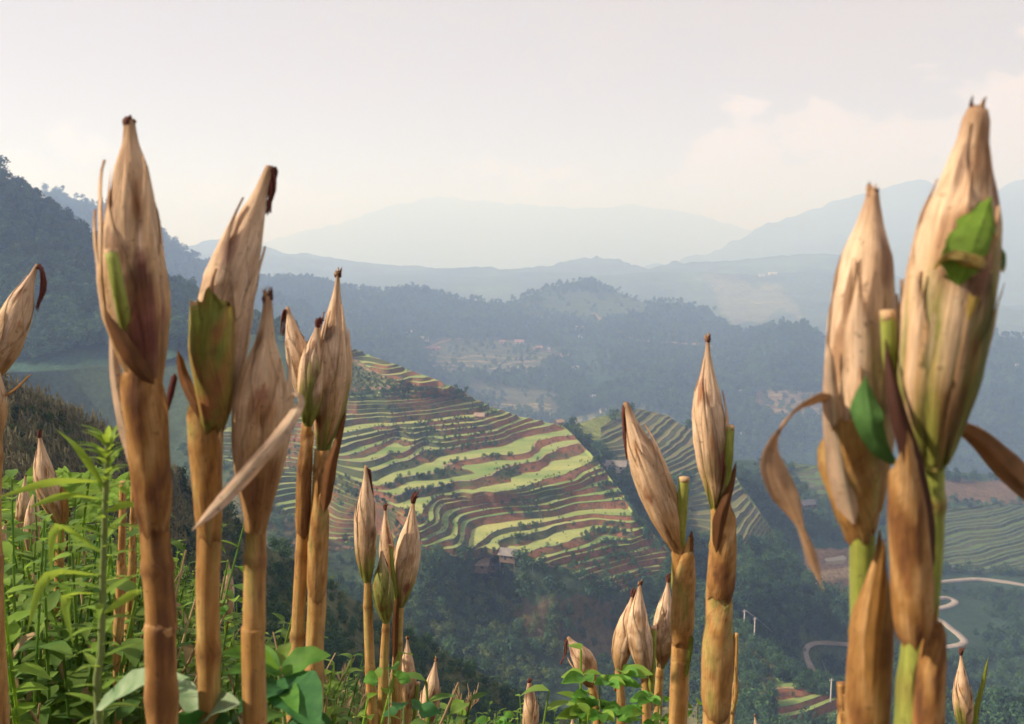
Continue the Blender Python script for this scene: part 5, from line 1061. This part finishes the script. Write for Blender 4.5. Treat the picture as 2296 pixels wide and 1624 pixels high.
# undergrowth on the near slope
n = 3400; X = rng.uniform(-7.5, 3.0, n); Y = rng.uniform(1.9, 9.5, n); u = X/Y*FPX+CX
top = np.interp(u, [-400, 0, 150, 300, 400, 560, 700, 900, 1200, 1700, 2300], [1030, 1150, 1170, 1230, 1380, 1460, 1500, 1590, 1625, 1640, 1640])
Z = zg(X, Y); zn = np.array([float(ray(a, b)[1]) for a, b in zip(u, top)]); hmax = zn*Y-Z
k = (hmax > 0.28) & (u < 1500) & (rng.uniform(size=n) < np.interp(u, [-400, 500, 800, 1500], [1, 0.9, 0.5, 0.25])); h = np.clip(hmax*rng.uniform(0.75, 1.05, n), 0.25, 1.15)
scatter('undergrowth', 'tangled green broad-leaved weeds covering the near slope at the lower corner', 'weeds', np.stack([X, Y, Z], 1)[k], h[k], WP, zs=(0.9, 1.15))

# lance-leaved weed close to the lens
def lance_weed():
    Y = 0.98; base = on_ground(222, 1700, Y); e = empty('lance_leaved_weed', base); tag(e, 'tall bright green weed with narrow lance leaves standing before the leafy corner', 'weed')
    ctrl = [P(222, 1700, Y), P(226, 1500, Y), P(232, 1250, Y), P(238, 1080, Y), P(242, 990, Y)]; vv, ff = [], []; stem_geo(vv, ff, [base]+ctrl, 0.0050, 0.0026, 8); o = part('stem', raw_mesh('stem', [Vector(v)-base for v in vv], ff, M_STEM), e)
    Q = crv(ctrl, 60); r = random.Random(5)
    for i in range(4, 60):
        nl = 1 if i < 46 else 2
        for j in range(nl):
            t = i/59; a = i*2.4+j*1.7; px = Y/FPX; ln = (np.interp(t, [0, .4, .75, 1], [85, 110, 95, 70]))*px*r.uniform(0.7, 1.2); el = np.interp(t, [0, .7, 1], [0.35, 0.6, 1.6])
            lv, lf = [], []; leaf_geo(lv, lf, Q[i]-np.array(base), (math.cos(a), math.sin(a)*0.7, el), (0, 0, 1), ln, ln*np.interp(t, [0, 1], [0.20, 0.22]), r.uniform(0.3, 0.9), n=6, fold=0.3)
            part('leaf', raw_mesh('leaf', lv, lf, M_WEED), e)
    for (x0, y0, x1, y1, x2, y2, w) in ((236,1080,120,1080,-10,1118,26), (232,1120,150,1110,60,1140,24), (238,1100,180,1010,125,962,26), (232,1290,110,1290,60,1420,26), (228,1240,130,1180,112,1300,24), (240,1050,275,1100,290,1060,24), (232,1150,300,1130,318,1185,22), (228,1330,150,1340,165,1450,26), (228,1380,300,1330,330,1325,22)):
        W = crv([P(x0, y0, Y), P(x1, y1, Y-0.03), P(x2, y2, Y-0.02)], 9); lv, lf = [], []
        for i, q in enumerate(W):
            t = i/8; ww = w*0.5*Y/FPX*max(0.04, math.sin(math.pi*t**0.8)); d = Vector(W[min(i+1, 8)]-W[max(i-1, 0)]).normalized(); s = d.cross(Vector((0.2, 0.8, 0.55))).normalized()
            c = Vector(q)-base; lv += [c-s*ww+Vector((0, -ww*0.3, 0)), c, c+s*ww+Vector((0, -ww*0.3, 0))]
        for i in range(8): a = i*3; lf += [(a, a+1, a+4, a+3), (a+1, a+2, a+5, a+4)]
        part('leaf', raw_mesh('leaf', lv, lf, M_WEED), e)
lance_weed()
def leaf_px(e, base, x0, y0, x1, y1, w, Y0, Y1, up=(0, -0.5, 0.85), droop=14, mat=None, fold=0.25, n=10):
    """a broad leaf from stem point to tip, placed by photo pixel and distance"""
    a = P(x0, y0, Y0); b = P(x1, y1, Y1); m = (a+b)/2+Vector((0, 0, droop*Y0/FPX)); W = crv([a, m, b], n+1); lv, lf = [], []
    for i, q in enumerate(W):
        t = i/n; ww = w*0.5*Y0/FPX*max(0.03, math.sin(math.pi*t**0.72)**0.9); d = Vector(W[min(i+1, n)]-W[max(i-1, 0)]).normalized(); s = d.cross(Vector(up)).normalized(); u = s.cross(d)
        c = Vector(q)-base
        lv += [c-s*ww+u*ww*fold+u*0.12*ww*math.sin(i*2.1), c-s*ww*0.5+u*ww*fold*0.35, c, c+s*ww*0.5+u*ww*fold*0.35, c+s*ww+u*ww*fold-u*0.12*ww*math.sin(i*1.7)]
    for i in range(n):
        for j in range(4): k = i*5+j; lf.append((k, k+1, k+6, k+5))
    return part('leaf', raw_mesh('leaf', lv, lf, mat or M_WEED2), e)
def stem_px(e, base, pts, Y, w, mat=M_STEM):
    vv, ff = [], []; stem_geo(vv, ff, [P(x, y, Y) for x, y in pts], w*0.5*Y/FPX, w*0.3*Y/FPX, 7); return part('stem', raw_mesh('stem', [Vector(v)-base for v in vv], ff, mat), e)
M_BROAD = mat_leaf('bright_broad_leaf', (0.06, 0.19, 0.035), (0.15, 0.34, 0.06), 0.45, 60.0, tc=(0.30, 0.55, 0.04)); M_DEEP = mat_leaf('deep_green_leaf', (0.02, 0.09, 0.035), (0.055, 0.18, 0.05), 0.3, 60.0, tc=(0.12, 0.38, 0.06)); M_SILV = mat_leaf('pale_leaf_underside', (0.15, 0.27, 0.13), (0.34, 0.44, 0.29), 0.35, 45.0)
b = on_ground(640, 1760, 1.2); e = empty('broad_leaved_plant', b); tag(e, 'bright broad-leaved plant with large drooping leaves at the foot of the tan maize stems', 'plant')
stem_px(e, b, [(650,1800),(640,1640),(625,1500)], 1.2, 14)
for a in ((628,1505,490,1465,60,1.2,1.15,M_BROAD), (628,1512,500,1512,52,1.2,1.12,M_BROAD), (625,1505,560,1450,40,1.2,1.25,M_BROAD), (630,1510,742,1470,66,1.2,1.2,M_BROAD), (630,1520,715,1640,120,1.2,1.08,M_DEEP), (640,1530,535,1600,90,1.2,1.1,M_DEEP), (625,1500,650,1440,36,1.2,1.3,M_WEED), (640,1560,690,1530,40,1.2,1.25,M_BROAD), (640,1600,560,1640,70,1.2,1.1,M_BROAD), (645,1620,760,1660,80,1.2,1.15,M_DEEP), (630,1540,668,1600,50,1.2,1.1,M_BROAD)):
    leaf_px(e, b, *a[:7], mat=a[7])
b = on_ground(420, 1800, 0.95); e = empty('grey_leaved_plant', b); tag(e, 'plant with long arching silvery leaf crossing the foot of the purple-stained maize', 'plant')
stem_px(e, b, [(440,1800),(430,1660),(440,1600)], 0.95, 12)
for a in ((215,1592,425,1520,66,0.95,0.9,M_SILV), (440,1610,400,1520,50,0.95,1.0,M_SILV), (440,1620,540,1580,80,0.95,0.9,M_SILV), (440,1640,400,1600,90,0.95,0.9,M_DEEP), (445,1640,520,1660,90,0.95,0.88,M_DEEP), (440,1650,330,1680,80,0.95,0.9,M_DEEP)):
    leaf_px(e, b, *a[:7], mat=a[7], droop=34 if a[0] == 215 else 14)
def rosette(x, y, Y, size, n, label, lobes=5, w=0.30, seed=1, mat=M_BROAD, name='bright_weed', stempts=None):
    b = on_ground(x, y+300, Y); e = empty(name, b); tag(e, label, 'weed'); r = random.Random(seed); stem_px(e, b, stempts or [(x+4, y+260), (x, y+120), (x, y)], Y, size*0.06)
    for i in range(n):
        yy = y+r.uniform(-0.1, 1.1)*size*0.8; a = i*2.4+r.uniform(-.3, .3); ln = size*r.uniform(0.6, 1.0); px = x+math.cos(a)*ln*0.45; dz = math.sin(a)*ln*0.45*Y/FPX
        sx = x+math.cos(a)*ln*0.25; sy = yy-ln*0.10
        for j in range(lobes):
            bb = a+(j-(lobes-1)/2)*0.55; l2 = ln*(0.62 if j == (lobes-1)//2 else 0.48)
            leaf_px(e, b, px, sy, px+math.cos(bb)*l2, sy+r.uniform(-0.05, 0.30)*l2-0.12*math.sin(bb)*l2, ln*w, Y+dz*0.5, Y+dz*0.5+math.sin(bb)*l2*Y/FPX, mat=mat if r.random() < 0.7 else M_WEED, droop=4, n=6)
    return e
rosette(1345, 1520, 2.1, 120, 13, 'bright green lobed weed in front of the leaning silk-trailing maize ear', seed=3)
rosette(1480, 1570, 2.0, 95, 9, 'lobed weed filling the gap below the three bunched ears', seed=4)
rosette(1565, 1570, 2.0, 70, 6, 'leafy weed sprig close behind the slender maize stem', lobes=3, w=0.5, seed=5)
rosette(872, 1490, 1.7, 60, 5, 'small sprig of broad leaves before the stems of the three-eared maize', lobes=1, w=0.75, seed=6, mat=M_BROAD)
rosette(905, 1585, 1.7, 90, 5, 'low sprig with a long drooping leaf at the picture foot, under the small sprig', lobes=1, w=0.6, seed=7, mat=M_DEEP)
rosette(1110, 1600, 2.6, 70, 6, 'tiny green weed poking up beside the blackened ear', lobes=3, w=0.4, seed=8)
rosette(525, 1350, 2.2, 55, 6, 'small flowering weed between the second and third tall maize stems', lobes=1, w=0.6, seed=9)
rosette(790, 1600, 2.2, 70, 5, 'leafy seedling among the dry grass tufts', lobes=1, w=0.5, seed=10)

# feathery shrub: pinnate leaves
def feathery(label, fronds, Y, seed):
    b = on_ground(fronds[0][0], 1420, Y); e = empty('feathery_shrub', b); tag(e, label, 'shrub'); r = random.Random(seed)
    stem_px(e, b, [(fronds[0][0], 1500), (fronds[0][0]+10, 1300), (fronds[0][0]+20, 1130)], Y, 10, M_BARK)
    for (x0, y0, x1, y1) in fronds:
        Y0 = Y+r.uniform(-0.5, 0.6); Q = crv([P(x0, y0, Y0), P((x0+x1)/2, (y0+y1)/2-14, Y0+r.uniform(-.1, .1)), P(x1, y1, Y0+r.uniform(-.3, .3))], 16); vv, ff = [], []; stem_geo(vv, ff, list(Q[::4]), 0.003, 0.0015, 4)
        for i in range(2, 16):
            d = Vector(Q[min(i+1, 15)]-Q[i-1]).normalized(); s = d.cross(Vector((0, -0.45, 0.9))).normalized(); ll = 0.055*(1.2-0.6*i/16)*r.uniform(0.8, 1.2)*Y/3.5
            for q in (-1, 1): leaf_geo(vv, ff, Q[i], s*q+d*0.35+Vector((0, 0, 0.1)), (0, -0.4, 0.9), ll, ll*0.42, 0.3, n=3)
        part('frond', raw_mesh('frond', [Vector(v)-b for v in vv], ff, M_WEED), e)
rr = random.Random(9)
fr = []
for i in range(44):
    x0 = rr.uniform(-30, 330); y0 = 1075+rr.uniform(0, 130)+max(0, x0-150)*0.15; a = rr.uniform(-0.5, 3.6); l = rr.uniform(45, 95); fr.append((x0, y0, x0+math.cos(a)*l, y0-abs(math.sin(a))*l*0.35+rr.uniform(-6, 12)))
feathery('feathery-leaved shrub with sunlit crown behind the lance-leaved weed', fr, 4.2, 3)

# dry grass tufts
def grass_tuft(x, y, Y, hgt, label, seed, plumes=6, mat=M_STRAW, wide=60):
    b = on_ground(x, y, Y); e = empty('dry_grass_tuft', b); tag(e, label, 'grass tuft'); r = random.Random(seed)
    for i in range(plumes):
        tx = x+r.uniform(-1, 1)*wide; ty = y-hgt*r.uniform(0.6, 1.0); vv, ff = [], []; Q = crv([P(x+r.uniform(-8, 8), y+60, Y), P(x+(tx-x)*0.35, y-hgt*0.4, Y), P(tx, ty, Y+r.uniform(-.1, .1))], 10); stem_geo(vv, ff, list(Q[::3]), 0.0018, 0.0010, 4)
        for k in range(9):
            q = Vector(Q[5+min(4, k//2)]); leaf_geo(vv, ff, q, (r.uniform(-.6, .6), r.uniform(-.6, .6), 1.0), (0, -1, 0.2), r.uniform(18, 34)*Y/FPX, 3.0*Y/FPX, 0.6, n=3)
        part('plume', raw_mesh('plume', [Vector(v)-b for v in vv], ff, mat), e)
    for i in range(8):
        tx = x+r.uniform(-1.5, 1.5)*wide; vv, ff = [], []; leaf_geo(vv, ff, P(x+r.uniform(-10, 10), y+50, Y), (P(tx, y-hgt*r.uniform(.1, .5), Y)-P(x, y+50, Y)), (0, -1, 0.3), hgt*1.1*Y/FPX, 9*Y/FPX, r.uniform(0.4, 1.2), n=6)
        part('blade', raw_mesh('blade', [Vector(v)-b for v in vv], ff, M_GRASS if i % 2 else mat), e)
grass_tuft(752, 1600, 4.0, 120, 'dry feathery grass tuft beside the two-eared maize stem', 1)
grass_tuft(835, 1610, 3.6, 90, 'leaning dry grass left of the three-eared maize stems', 2, 4)
grass_tuft(1035, 1640, 3.8, 90, 'dry grass plumes at the picture foot in front of the dark shrubs', 3, 7, wide=45)
grass_tuft(890, 1640, 3.8, 50, 'low pale grass at the picture foot behind the sprigs', 4, 4)
grass_tuft(430, 1440, 5.0, 60, 'dry grass showing between the two tall maize stems', 5, 5)
grass_tuft(330, 1380, 5.5, 60, 'dry grass clump behind the purple-stained maize stem', 6, 5)

# dried maize still standing over the spur, one mass from here
def drycorn_mesh(seed):
    r = random.Random(seed); vv, ff = [], []
    for s in range(3):
        b = Vector((r.uniform(-.25, .25), r.uniform(-.25, .25), -0.05)); tip = b+Vector((r.uniform(-.08, .08), r.uniform(-.08, .08), r.uniform(0.8, 1.05))); limb_mesh(vv, ff, b, tip, 0.014, 0.008, 4); limb_mesh(vv, ff, b.lerp(tip, 0.7), b.lerp(tip, 0.95)+Vector((r.uniform(-.05, .05), 0, 0)), 0.035, 0.012, 5)
        for i in range(5):
            a = r.uniform(0, 6.28); leaf_geo(vv, ff, b.lerp(tip, 0.3+0.13*i), (math.cos(a), math.sin(a), 0.4), (0, 0, 1), 0.35, 0.06, 1.6, n=3)
    return raw_mesh('stems', vv, ff, M_CORNF)
m_, N_, L_ = newmat('dry_maize_field'); surf(N_, L_, cmix(N_, L_, orand(N_), (0.085, 0.085, 0.045), (0.23, 0.20, 0.105)), 0.8, trans=0.2); M_CORNF = m_
CP = []
for i, (x, y, lab) in enumerate(((120, 950, 'withered maize clump on the crest of the spur'), (250, 1010, 'withered maize clump lower on the spur\'s crest'))):
    e = empty('withered_corn', SB.pt(x, y)); tag(e, lab, 'corn plant'); o = part('stems', drycorn_mesh(i+1), e); o.scale = (2.0,)*3; CP.append(o)
pts, x, y = sample(SB, 3600, (-200, 560), yr=1330, seed=21, dens=lambda x, y: np.where(y < SB.ry(x)+14, 1.0, 0.62)*np.where(x > 400, 0.45, 1))
scatter('maize_stubble', 'withered brown maize standing all over the near spur', 'maize field', pts, rng.uniform(0.8, 1.5, len(pts)), CP, tilt=0.15)
pts, x, y = sample(SB, 1500, (330, 1380), seed=22, dens=lambda x, y: np.clip((x-330)/250, 0.1, 1))
scatter('shrubbery', 'dark bushes down the lower end of the maize spur', 'shrubs', pts, rng.uniform(0.8, 2.4, len(pts)), BSH+[PAL[1]])
pts, x, y = sample(SB, 1600, (-200, 500), seed=23, yr=1400)
scatter('shrubbery', 'green bushes among the withered maize on the spur', 'shrubs', pts, rng.uniform(0.4, 1.1, len(pts)), BSH+PAL)

# ------------------------------------------------------------------ houses
def box(vv, ff, c, s):
    k = len(vv); x, y, z = c; a, b, d = s[0]/2, s[1]/2, s[2]/2
    vv += [(x+i*a, y+j*b, z+l*d) for l in (-1, 1) for j in (-1, 1) for i in (-1, 1)]
    ff += [tuple(k+q for q in f) for f in ((0, 2, 3, 1), (4, 5, 7, 6), (0, 1, 5, 4), (2, 6, 7, 3), (0, 4, 6, 2), (1, 3, 7, 5))]
def gable(vv, ff, w, d, z, rise, over=0.5, th=0.14):
    k = len(vv); a, b = w/2+over, d/2+over
    for dz in (0, th):
        vv += [(-a, -b, z-over*rise/(d/2)*0.9+dz), (a, -b, z-over*rise/(d/2)*0.9+dz), (a, 0, z+rise+dz), (-a, 0, z+rise+dz), (-a, b, z-over*rise/(d/2)*0.9+dz), (a, b, z-over*rise/(d/2)*0.9+dz)]
    ff += [tuple(k+q for q in f) for f in ((6, 7, 8, 9), (9, 8, 11, 10), (3, 2, 1, 0), (4, 5, 2, 3), (0, 1, 7, 6), (5, 4, 10, 11), (1, 2, 8, 7), (2, 5, 11, 8), (4, 3, 9, 10), (3, 0, 6, 9))]
ROOFS = {'pale': mat_plain('sun_bleached_roof', (0.27, 0.235, 0.215), 0.7, 0.2, 0.8), 'white': mat_plain('tin_roof', (0.46, 0.43, 0.41), 0.5, 0.12, 0.8), 'red': mat_plain('red_tile_roof', (0.25, 0.14, 0.115), 0.8, 0.2, 0.8), 'grey': mat_plain('grey_shingle_roof', (0.20, 0.185, 0.18), 0.85, 0.25, 0.8), 'blue': mat_plain('dark_slate_roof', (0.075, 0.075, 0.095), 0.8, 0.2, 0.8), 'thatch': mat_plain('thatch_roof', (0.27, 0.20, 0.15), 0.95, 0.3, 1.5)}
WALLS = {'wood': mat_plain('weathered_plank_wall', (0.16, 0.11, 0.075), 0.9, 0.3, 1.2), 'lime': mat_plain('limewashed_wall', (0.55, 0.50, 0.44), 0.9, 0.12, 1.0), 'earth': mat_plain('rammed_earth_wall', (0.34, 0.22, 0.14), 0.95, 0.2, 1.0)}
M_OPEN = mat_plain('dark_opening', (0.02, 0.018, 0.016), 0.9, 0.1)
def house(sheet, x, y, yaw, w, d, h, roof, wall, label, stilts=0.0, open_=False, name='farmhouse', cat='house', rise=None):
    if sheet is H: w, d, h = w*1.0, d*1.15, h*1.1
    q = sheet.pt(x, y); e = empty(name, q, R(yaw)); tag(e, label, cat, 'houses scattered over the hills'); rise = rise or d*0.32; z0 = stilts
    if not open_:
        vv, ff = [], []; box(vv, ff, (0, 0, z0+h/2-0.4), (w, d, h+0.8)); k = len(vv)
        for sx in (-1, 1): vv += [(sx*w/2, -d/2, z0+h), (sx*w/2, d/2, z0+h), (sx*w/2, 0, z0+h+rise*0.93)]; ff.append((k, k+1, k+2)); k += 3
        mesh_obj('wall', vv, ff, WALLS[wall], parent=e, smooth=False)
        vv, ff = [], []; box(vv, ff, (-w*0.12, -d/2-0.02, z0+h*0.38), (w*0.14, 0.08, h*0.76)); mesh_obj('door', vv, ff, M_OPEN, parent=e, smooth=False)
        for sx in (-0.34, 0.27): vv, ff = [], []; box(vv, ff, (w*sx, -d/2-0.02, z0+h*0.55), (w*0.12, 0.08, h*0.34)); mesh_obj('window', vv, ff, M_OPEN, parent=e, smooth=False)
    else:
        vv, ff = [], []; box(vv, ff, (0, 0, z0+0.1), (w, d, 0.2)); mesh_obj('platform', vv, ff, WALLS['wood'], parent=e, smooth=False)
        vv, ff = [], []; box(vv, ff, (w*0.12, d*0.1, z0+h*0.4), (w*0.7, d*0.7, h*0.7)); mesh_obj('wall', vv, ff, WALLS[wall], parent=e, smooth=False)
    if stilts > 0 or open_:
        for sx in (-1, 1):
            for sy in (-1, 1):
                vv, ff = [], []; box(vv, ff, (sx*w*0.46, sy*d*0.46, (z0+h)/2-0.8), (0.18, 0.18, z0+h+1.6)); mesh_obj('post', vv, ff, WALLS['wood'], parent=e, smooth=False)
    vv, ff = [], []; gable(vv, ff, w, d, z0+h, rise); mesh_obj('roof', vv, ff, ROOFS[roof], parent=e, smooth=False)
    return e
for a in (
 (T,1142,1262,-20,4.8,4.0,1.7,'grey','wood','stilt house with grey shingle roof at the foot of the broad terraces',1.6), (T,1072,1272,-14,7.0,4.6,1.9,'thatch','wood','low brown-roofed house nestled among shrubs beside the stilt house'), (T,1108,1272,10,3.6,3.2,1.7,'grey','wood','small lean shed between the stilt house and its brown-roofed neighbour'),
 (E,1382,1052,-12,7.6,5.0,2.2,'grey','lime','dark-roofed house beside the broad round tree below the saddle'), (E,1408,1052,-10,3.4,3.6,2.0,'grey','lime','small white-walled annexe next to the dark-roofed house'),
 (H,1352,925,10,6.5,5,2.6,'pale','lime','whitish house on the pale terraced knoll'), (H,918,752,0,9,6,3,'white','lime','white speck of a house highest on the wooded slope, before the long crest'), (H,875,742,10,8,6,3,'pale','earth','pale little house uppermost under the long wooded crest'), (H,952,766,-10,12,7,3,'pale','lime','wide pale-roofed house at the edge of the brown clearing'), (H,1164,774,0,14,7,3,'red','lime','long reddish-roofed house above the middle of the clearing'), (H,1126,774,12,8,6,3,'red','earth','small red-roofed house next to the long reddish one'), (H,1206,786,8,13,7,3,'red','earth','red-roofed house between the clearing and the dark wood'), (H,1228,788,-5,7,6,3,'grey','earth','grey hut touching the red-roofed house by the dark wood'), (H,1244,806,5,8,6,3,'red','lime','first red roof in the hamlet row under the humped hill'), (H,1260,805,-8,9,6,3,'red','lime','middle red roof of the hamlet row under the humped hill'), (H,1278,807,0,7,6,3,'red','lime','last red roof of the hamlet row under the humped hill'), (H,1289,832,6,10,6,3,'white','lime','white-roofed house alone in the dark wood below the hamlet row'), (H,1298,738,-6,13,8,3.4,'white','lime','white house high on the flank of the humped hill'), (H,1302,755,5,7,6,3,'pale','lime','small pale house just below the white one on the humped hill'), (H,1391,765,0,11,7,3,'white','lime','white-roofed house on the red cutting of the humped hill'), (H,1446,780,-6,12,7,3,'red','earth','brownish-red house beside the green plot on the wooded flank'), (H,975,786,6,15,6,2.6,'red','earth','long low reddish building in the clearing\'s upper edge'), (H,936,798,0,9,6,2.6,'grey','lime','bluish-grey house at the lower edge of the wood by the clearing'), (H,1316,897,10,7,5,2.6,'grey','lime','grey-roofed dwelling among trees, first of two above the knoll'), (H,1334,897,-10,7,5,2.6,'white','lime','white-roofed dwelling among trees, second of two above the knoll'), (H,1662,888,0,10,6,3,'white','lime','white-roofed house in the wood behind the straight maize plant'), (H,1660,978,14,11,6.5,3,'white','lime','bright white-roofed house right beside the straight maize ear'), (H,1668,1022,-20,8,5,2.6,'grey','lime','grey dwelling above the tall lone tree'), (H,1852,895,0,7,5,2.8,'white','lime','white house at the brown terraces near the curled dry leaf'),
 (G,1812,1140,14,8.2,5.4,2.2,'blue','wood','dark slate-roofed house under the bright stepped field'), (G,1830,1316,20,5.2,3.6,1.6,'white','wood','white tin shed at the edge of the bare earth by the pond'), (H,2284,828,0,9,6,3,'grey','lime','grey house on the far right hillside above the valley'),
 (L1,403,748,4,7.0,5,2.4,'pale','wood','long pale-roofed shed on stilts at the foot of the wood',1.2), (L1,624,752,8,4.6,3.6,2.2,'grey','wood','small grey hut near the top of the terraced hill'),
 ):
    house(*a[:10], stilts=a[10] if len(a) > 10 else 0.0)
house(T, 1076, 948, -16, 3.6, 2.6, 1.5, 'thatch', 'earth', 'open stilt hut with thatched roof in the middle of the terraces', 1.3, True, 'field_hut', 'hut')
house(T, 1254, 953, 25, 2.8, 2.2, 1.2, 'thatch', 'wood', 'small hut standing on the grassy saddle of the terraced hill', 0.7, True, 'field_hut', 'hut')
house(I1, 1732, 626, 0, 26, 12, 5, 'white', 'lime', 'white speck of a building on the pale ridge behind the wooded knoll')
house(I1, 1708, 630, 0, 18, 10, 5, 'pale', 'lime', 'second, fainter building on the pale ridge')

# banana plants by the houses
def banana(sheet, x, y, s, label, seed):
    q = sheet.pt(x, y); e = empty('banana_plant', q); tag(e, label, 'banana plant'); r = random.Random(seed); vv, ff = [], []; limb_mesh(vv, ff, (0, 0, -0.3), (0, 0, 1.6*s), 0.16*s, 0.09*s, 8); part('trunk', raw_mesh('trunk', vv, ff, M_STEM), e)
    for i in range(9):
        a = i*2.4; lv, lf = [], []; leaf_geo(lv, lf, Vector((0, 0, 1.5*s)), (math.cos(a), math.sin(a), r.uniform(0.3, 1.3)), (0, 0, 1), 2.2*s*r.uniform(.8, 1.2), 0.55*s, r.uniform(0.6, 1.3), n=7); part('leaf', raw_mesh('leaf', lv, lf, M_BAN), e)
M_BAN = mat_leaf('banana_leaf', (0.10, 0.17, 0.07), (0.20, 0.27, 0.13), 0.3, 1.0)
for i, a in enumerate(((T,1172,1268,1.1,'banana plant against the corner of the stilt house'), (T,1194,1275,1.2,'banana plant farthest out beside the stilt house, over the shrubs'), (T,1128,1284,1.0,'banana plant in front of the stilt house'), (T,1105,1310,1.2,'banana plant lowest down the scrub slope below the houses'), (E,1424,1092,1.3,'banana plant in the gully below the dark-roofed house'), (E,1442,1098,1.2,'banana plant in the gully nearest the slender maize ear'), (E,1408,1100,1.2,'banana plant in the gully on the broad tree\'s side'))):
    banana(*a, seed=i)

# power poles and their wires along the descending spur
poles = []
M_POLE = mat_plain('concrete_pole', (0.42, 0.40, 0.38), 0.8, 0.1)
for (x, yt, yb, lab) in ((1668,1362,1411,'concrete power pole highest on the spur, beside the straight maize plant'), (1691,1378,1432,'second concrete power pole down the spur'), (1783,1430,1482,'power pole where the road bends below the spur'), (1803,1439,1497,'power pole standing at the road\'s sharp bend'), (1832,1452,1528,'tallest power pole, past the road bend over the small terraces'), (1862,1520,1575,'lowest power pole with lamp arm above the stepped plots')):
    sh = T if x < 1700 or x > 1850 else G; q = sh.pt(x, min(yb, 1600)) if sh is G else sh.pt(x, max(yb, float(T.ry(x))+3)); hgt = max(6.0, (yb-yt)*q.y/FPX*1.02); e = empty('power_pole', q); tag(e, lab, 'power pole', 'power poles down the spur')
    vv, ff = [], []; limb_mesh(vv, ff, (0, 0, -1), (0, 0, hgt), 0.20, 0.12, 8); mesh_obj('pole', vv, ff, M_POLE, parent=e)
    vv, ff = [], []; box(vv, ff, (0, 0, hgt-0.5), (1.0, 0.10, 0.10)); mesh_obj('crossarm', vv, ff, M_POLE, parent=e, smooth=False)
    for sx in (-0.42, 0.42): vv, ff = [], []; limb_mesh(vv, ff, (sx, 0, hgt-0.45), (sx, 0, hgt-0.15), 0.07, 0.05, 6); mesh_obj('insulator', vv, ff, M_POLE, parent=e)
    poles.append((q, hgt))
M_WIRE = mat_plain('wire', (0.30, 0.30, 0.32), 0.6, 0.05)
for i in range(len(poles)-1):
    vv, ff = [], []; a = poles[i][0]+Vector((0.42, 0, poles[i][1]-0.12)); b = poles[i+1][0]+Vector((0.42, 0, poles[i+1][1]-0.12)); stem_geo(vv, ff, [a, (a+b)/2-Vector((0, 0, (b-a).length*0.02)), b], 0.035, 0.035, 4)
    o = mesh_obj('overhead_wire', vv, ff, M_WIRE); tag(o, ['overhead wire between the two highest power poles', 'long overhead wire from the second pole down to the road bend', 'short overhead wire between the two poles at the bend', 'overhead wire from the sharp bend to the tallest pole', 'overhead wire from the tallest pole to the lowest one'][i], 'wire')

# ------------------------------------------------------------------ haze: the air of the valley
def haze():
    x0, x1, y0, y1, z0, z1 = -12500, 12500, -2500, 15000, -331, 500
    v = [(x, y, z) for z in (z0, z1) for y in (y0, y1) for x in (x0, x1)]
    f = [(0, 2, 3, 1), (4, 5, 7, 6), (0, 1, 5, 4), (2, 6, 7, 3), (0, 4, 6, 2), (1, 3, 7, 5)]
    m, N, L = newmat('valley_haze'); out = N.new('ShaderNodeOutputMaterial'); pv = N.new('ShaderNodeVolumePrincipled')
    pv.inputs['Color'].default_value = (0.42, 0.59, 1.0, 1); pv.inputs['Absorption Color'].default_value = (0.80, 0.80, 0.80, 1); pv.inputs['Density'].default_value = HAZE; pv.inputs['Anisotropy'].default_value = 0.15
    L.new(pv.outputs[0], out.inputs['Volume'])
    o = mesh_obj('haze', v, f, m, smooth=False); tag(o, 'pale blue haze filling the valley between the hills', 'haze', kind='stuff')
HAZE = 0.00046
haze()
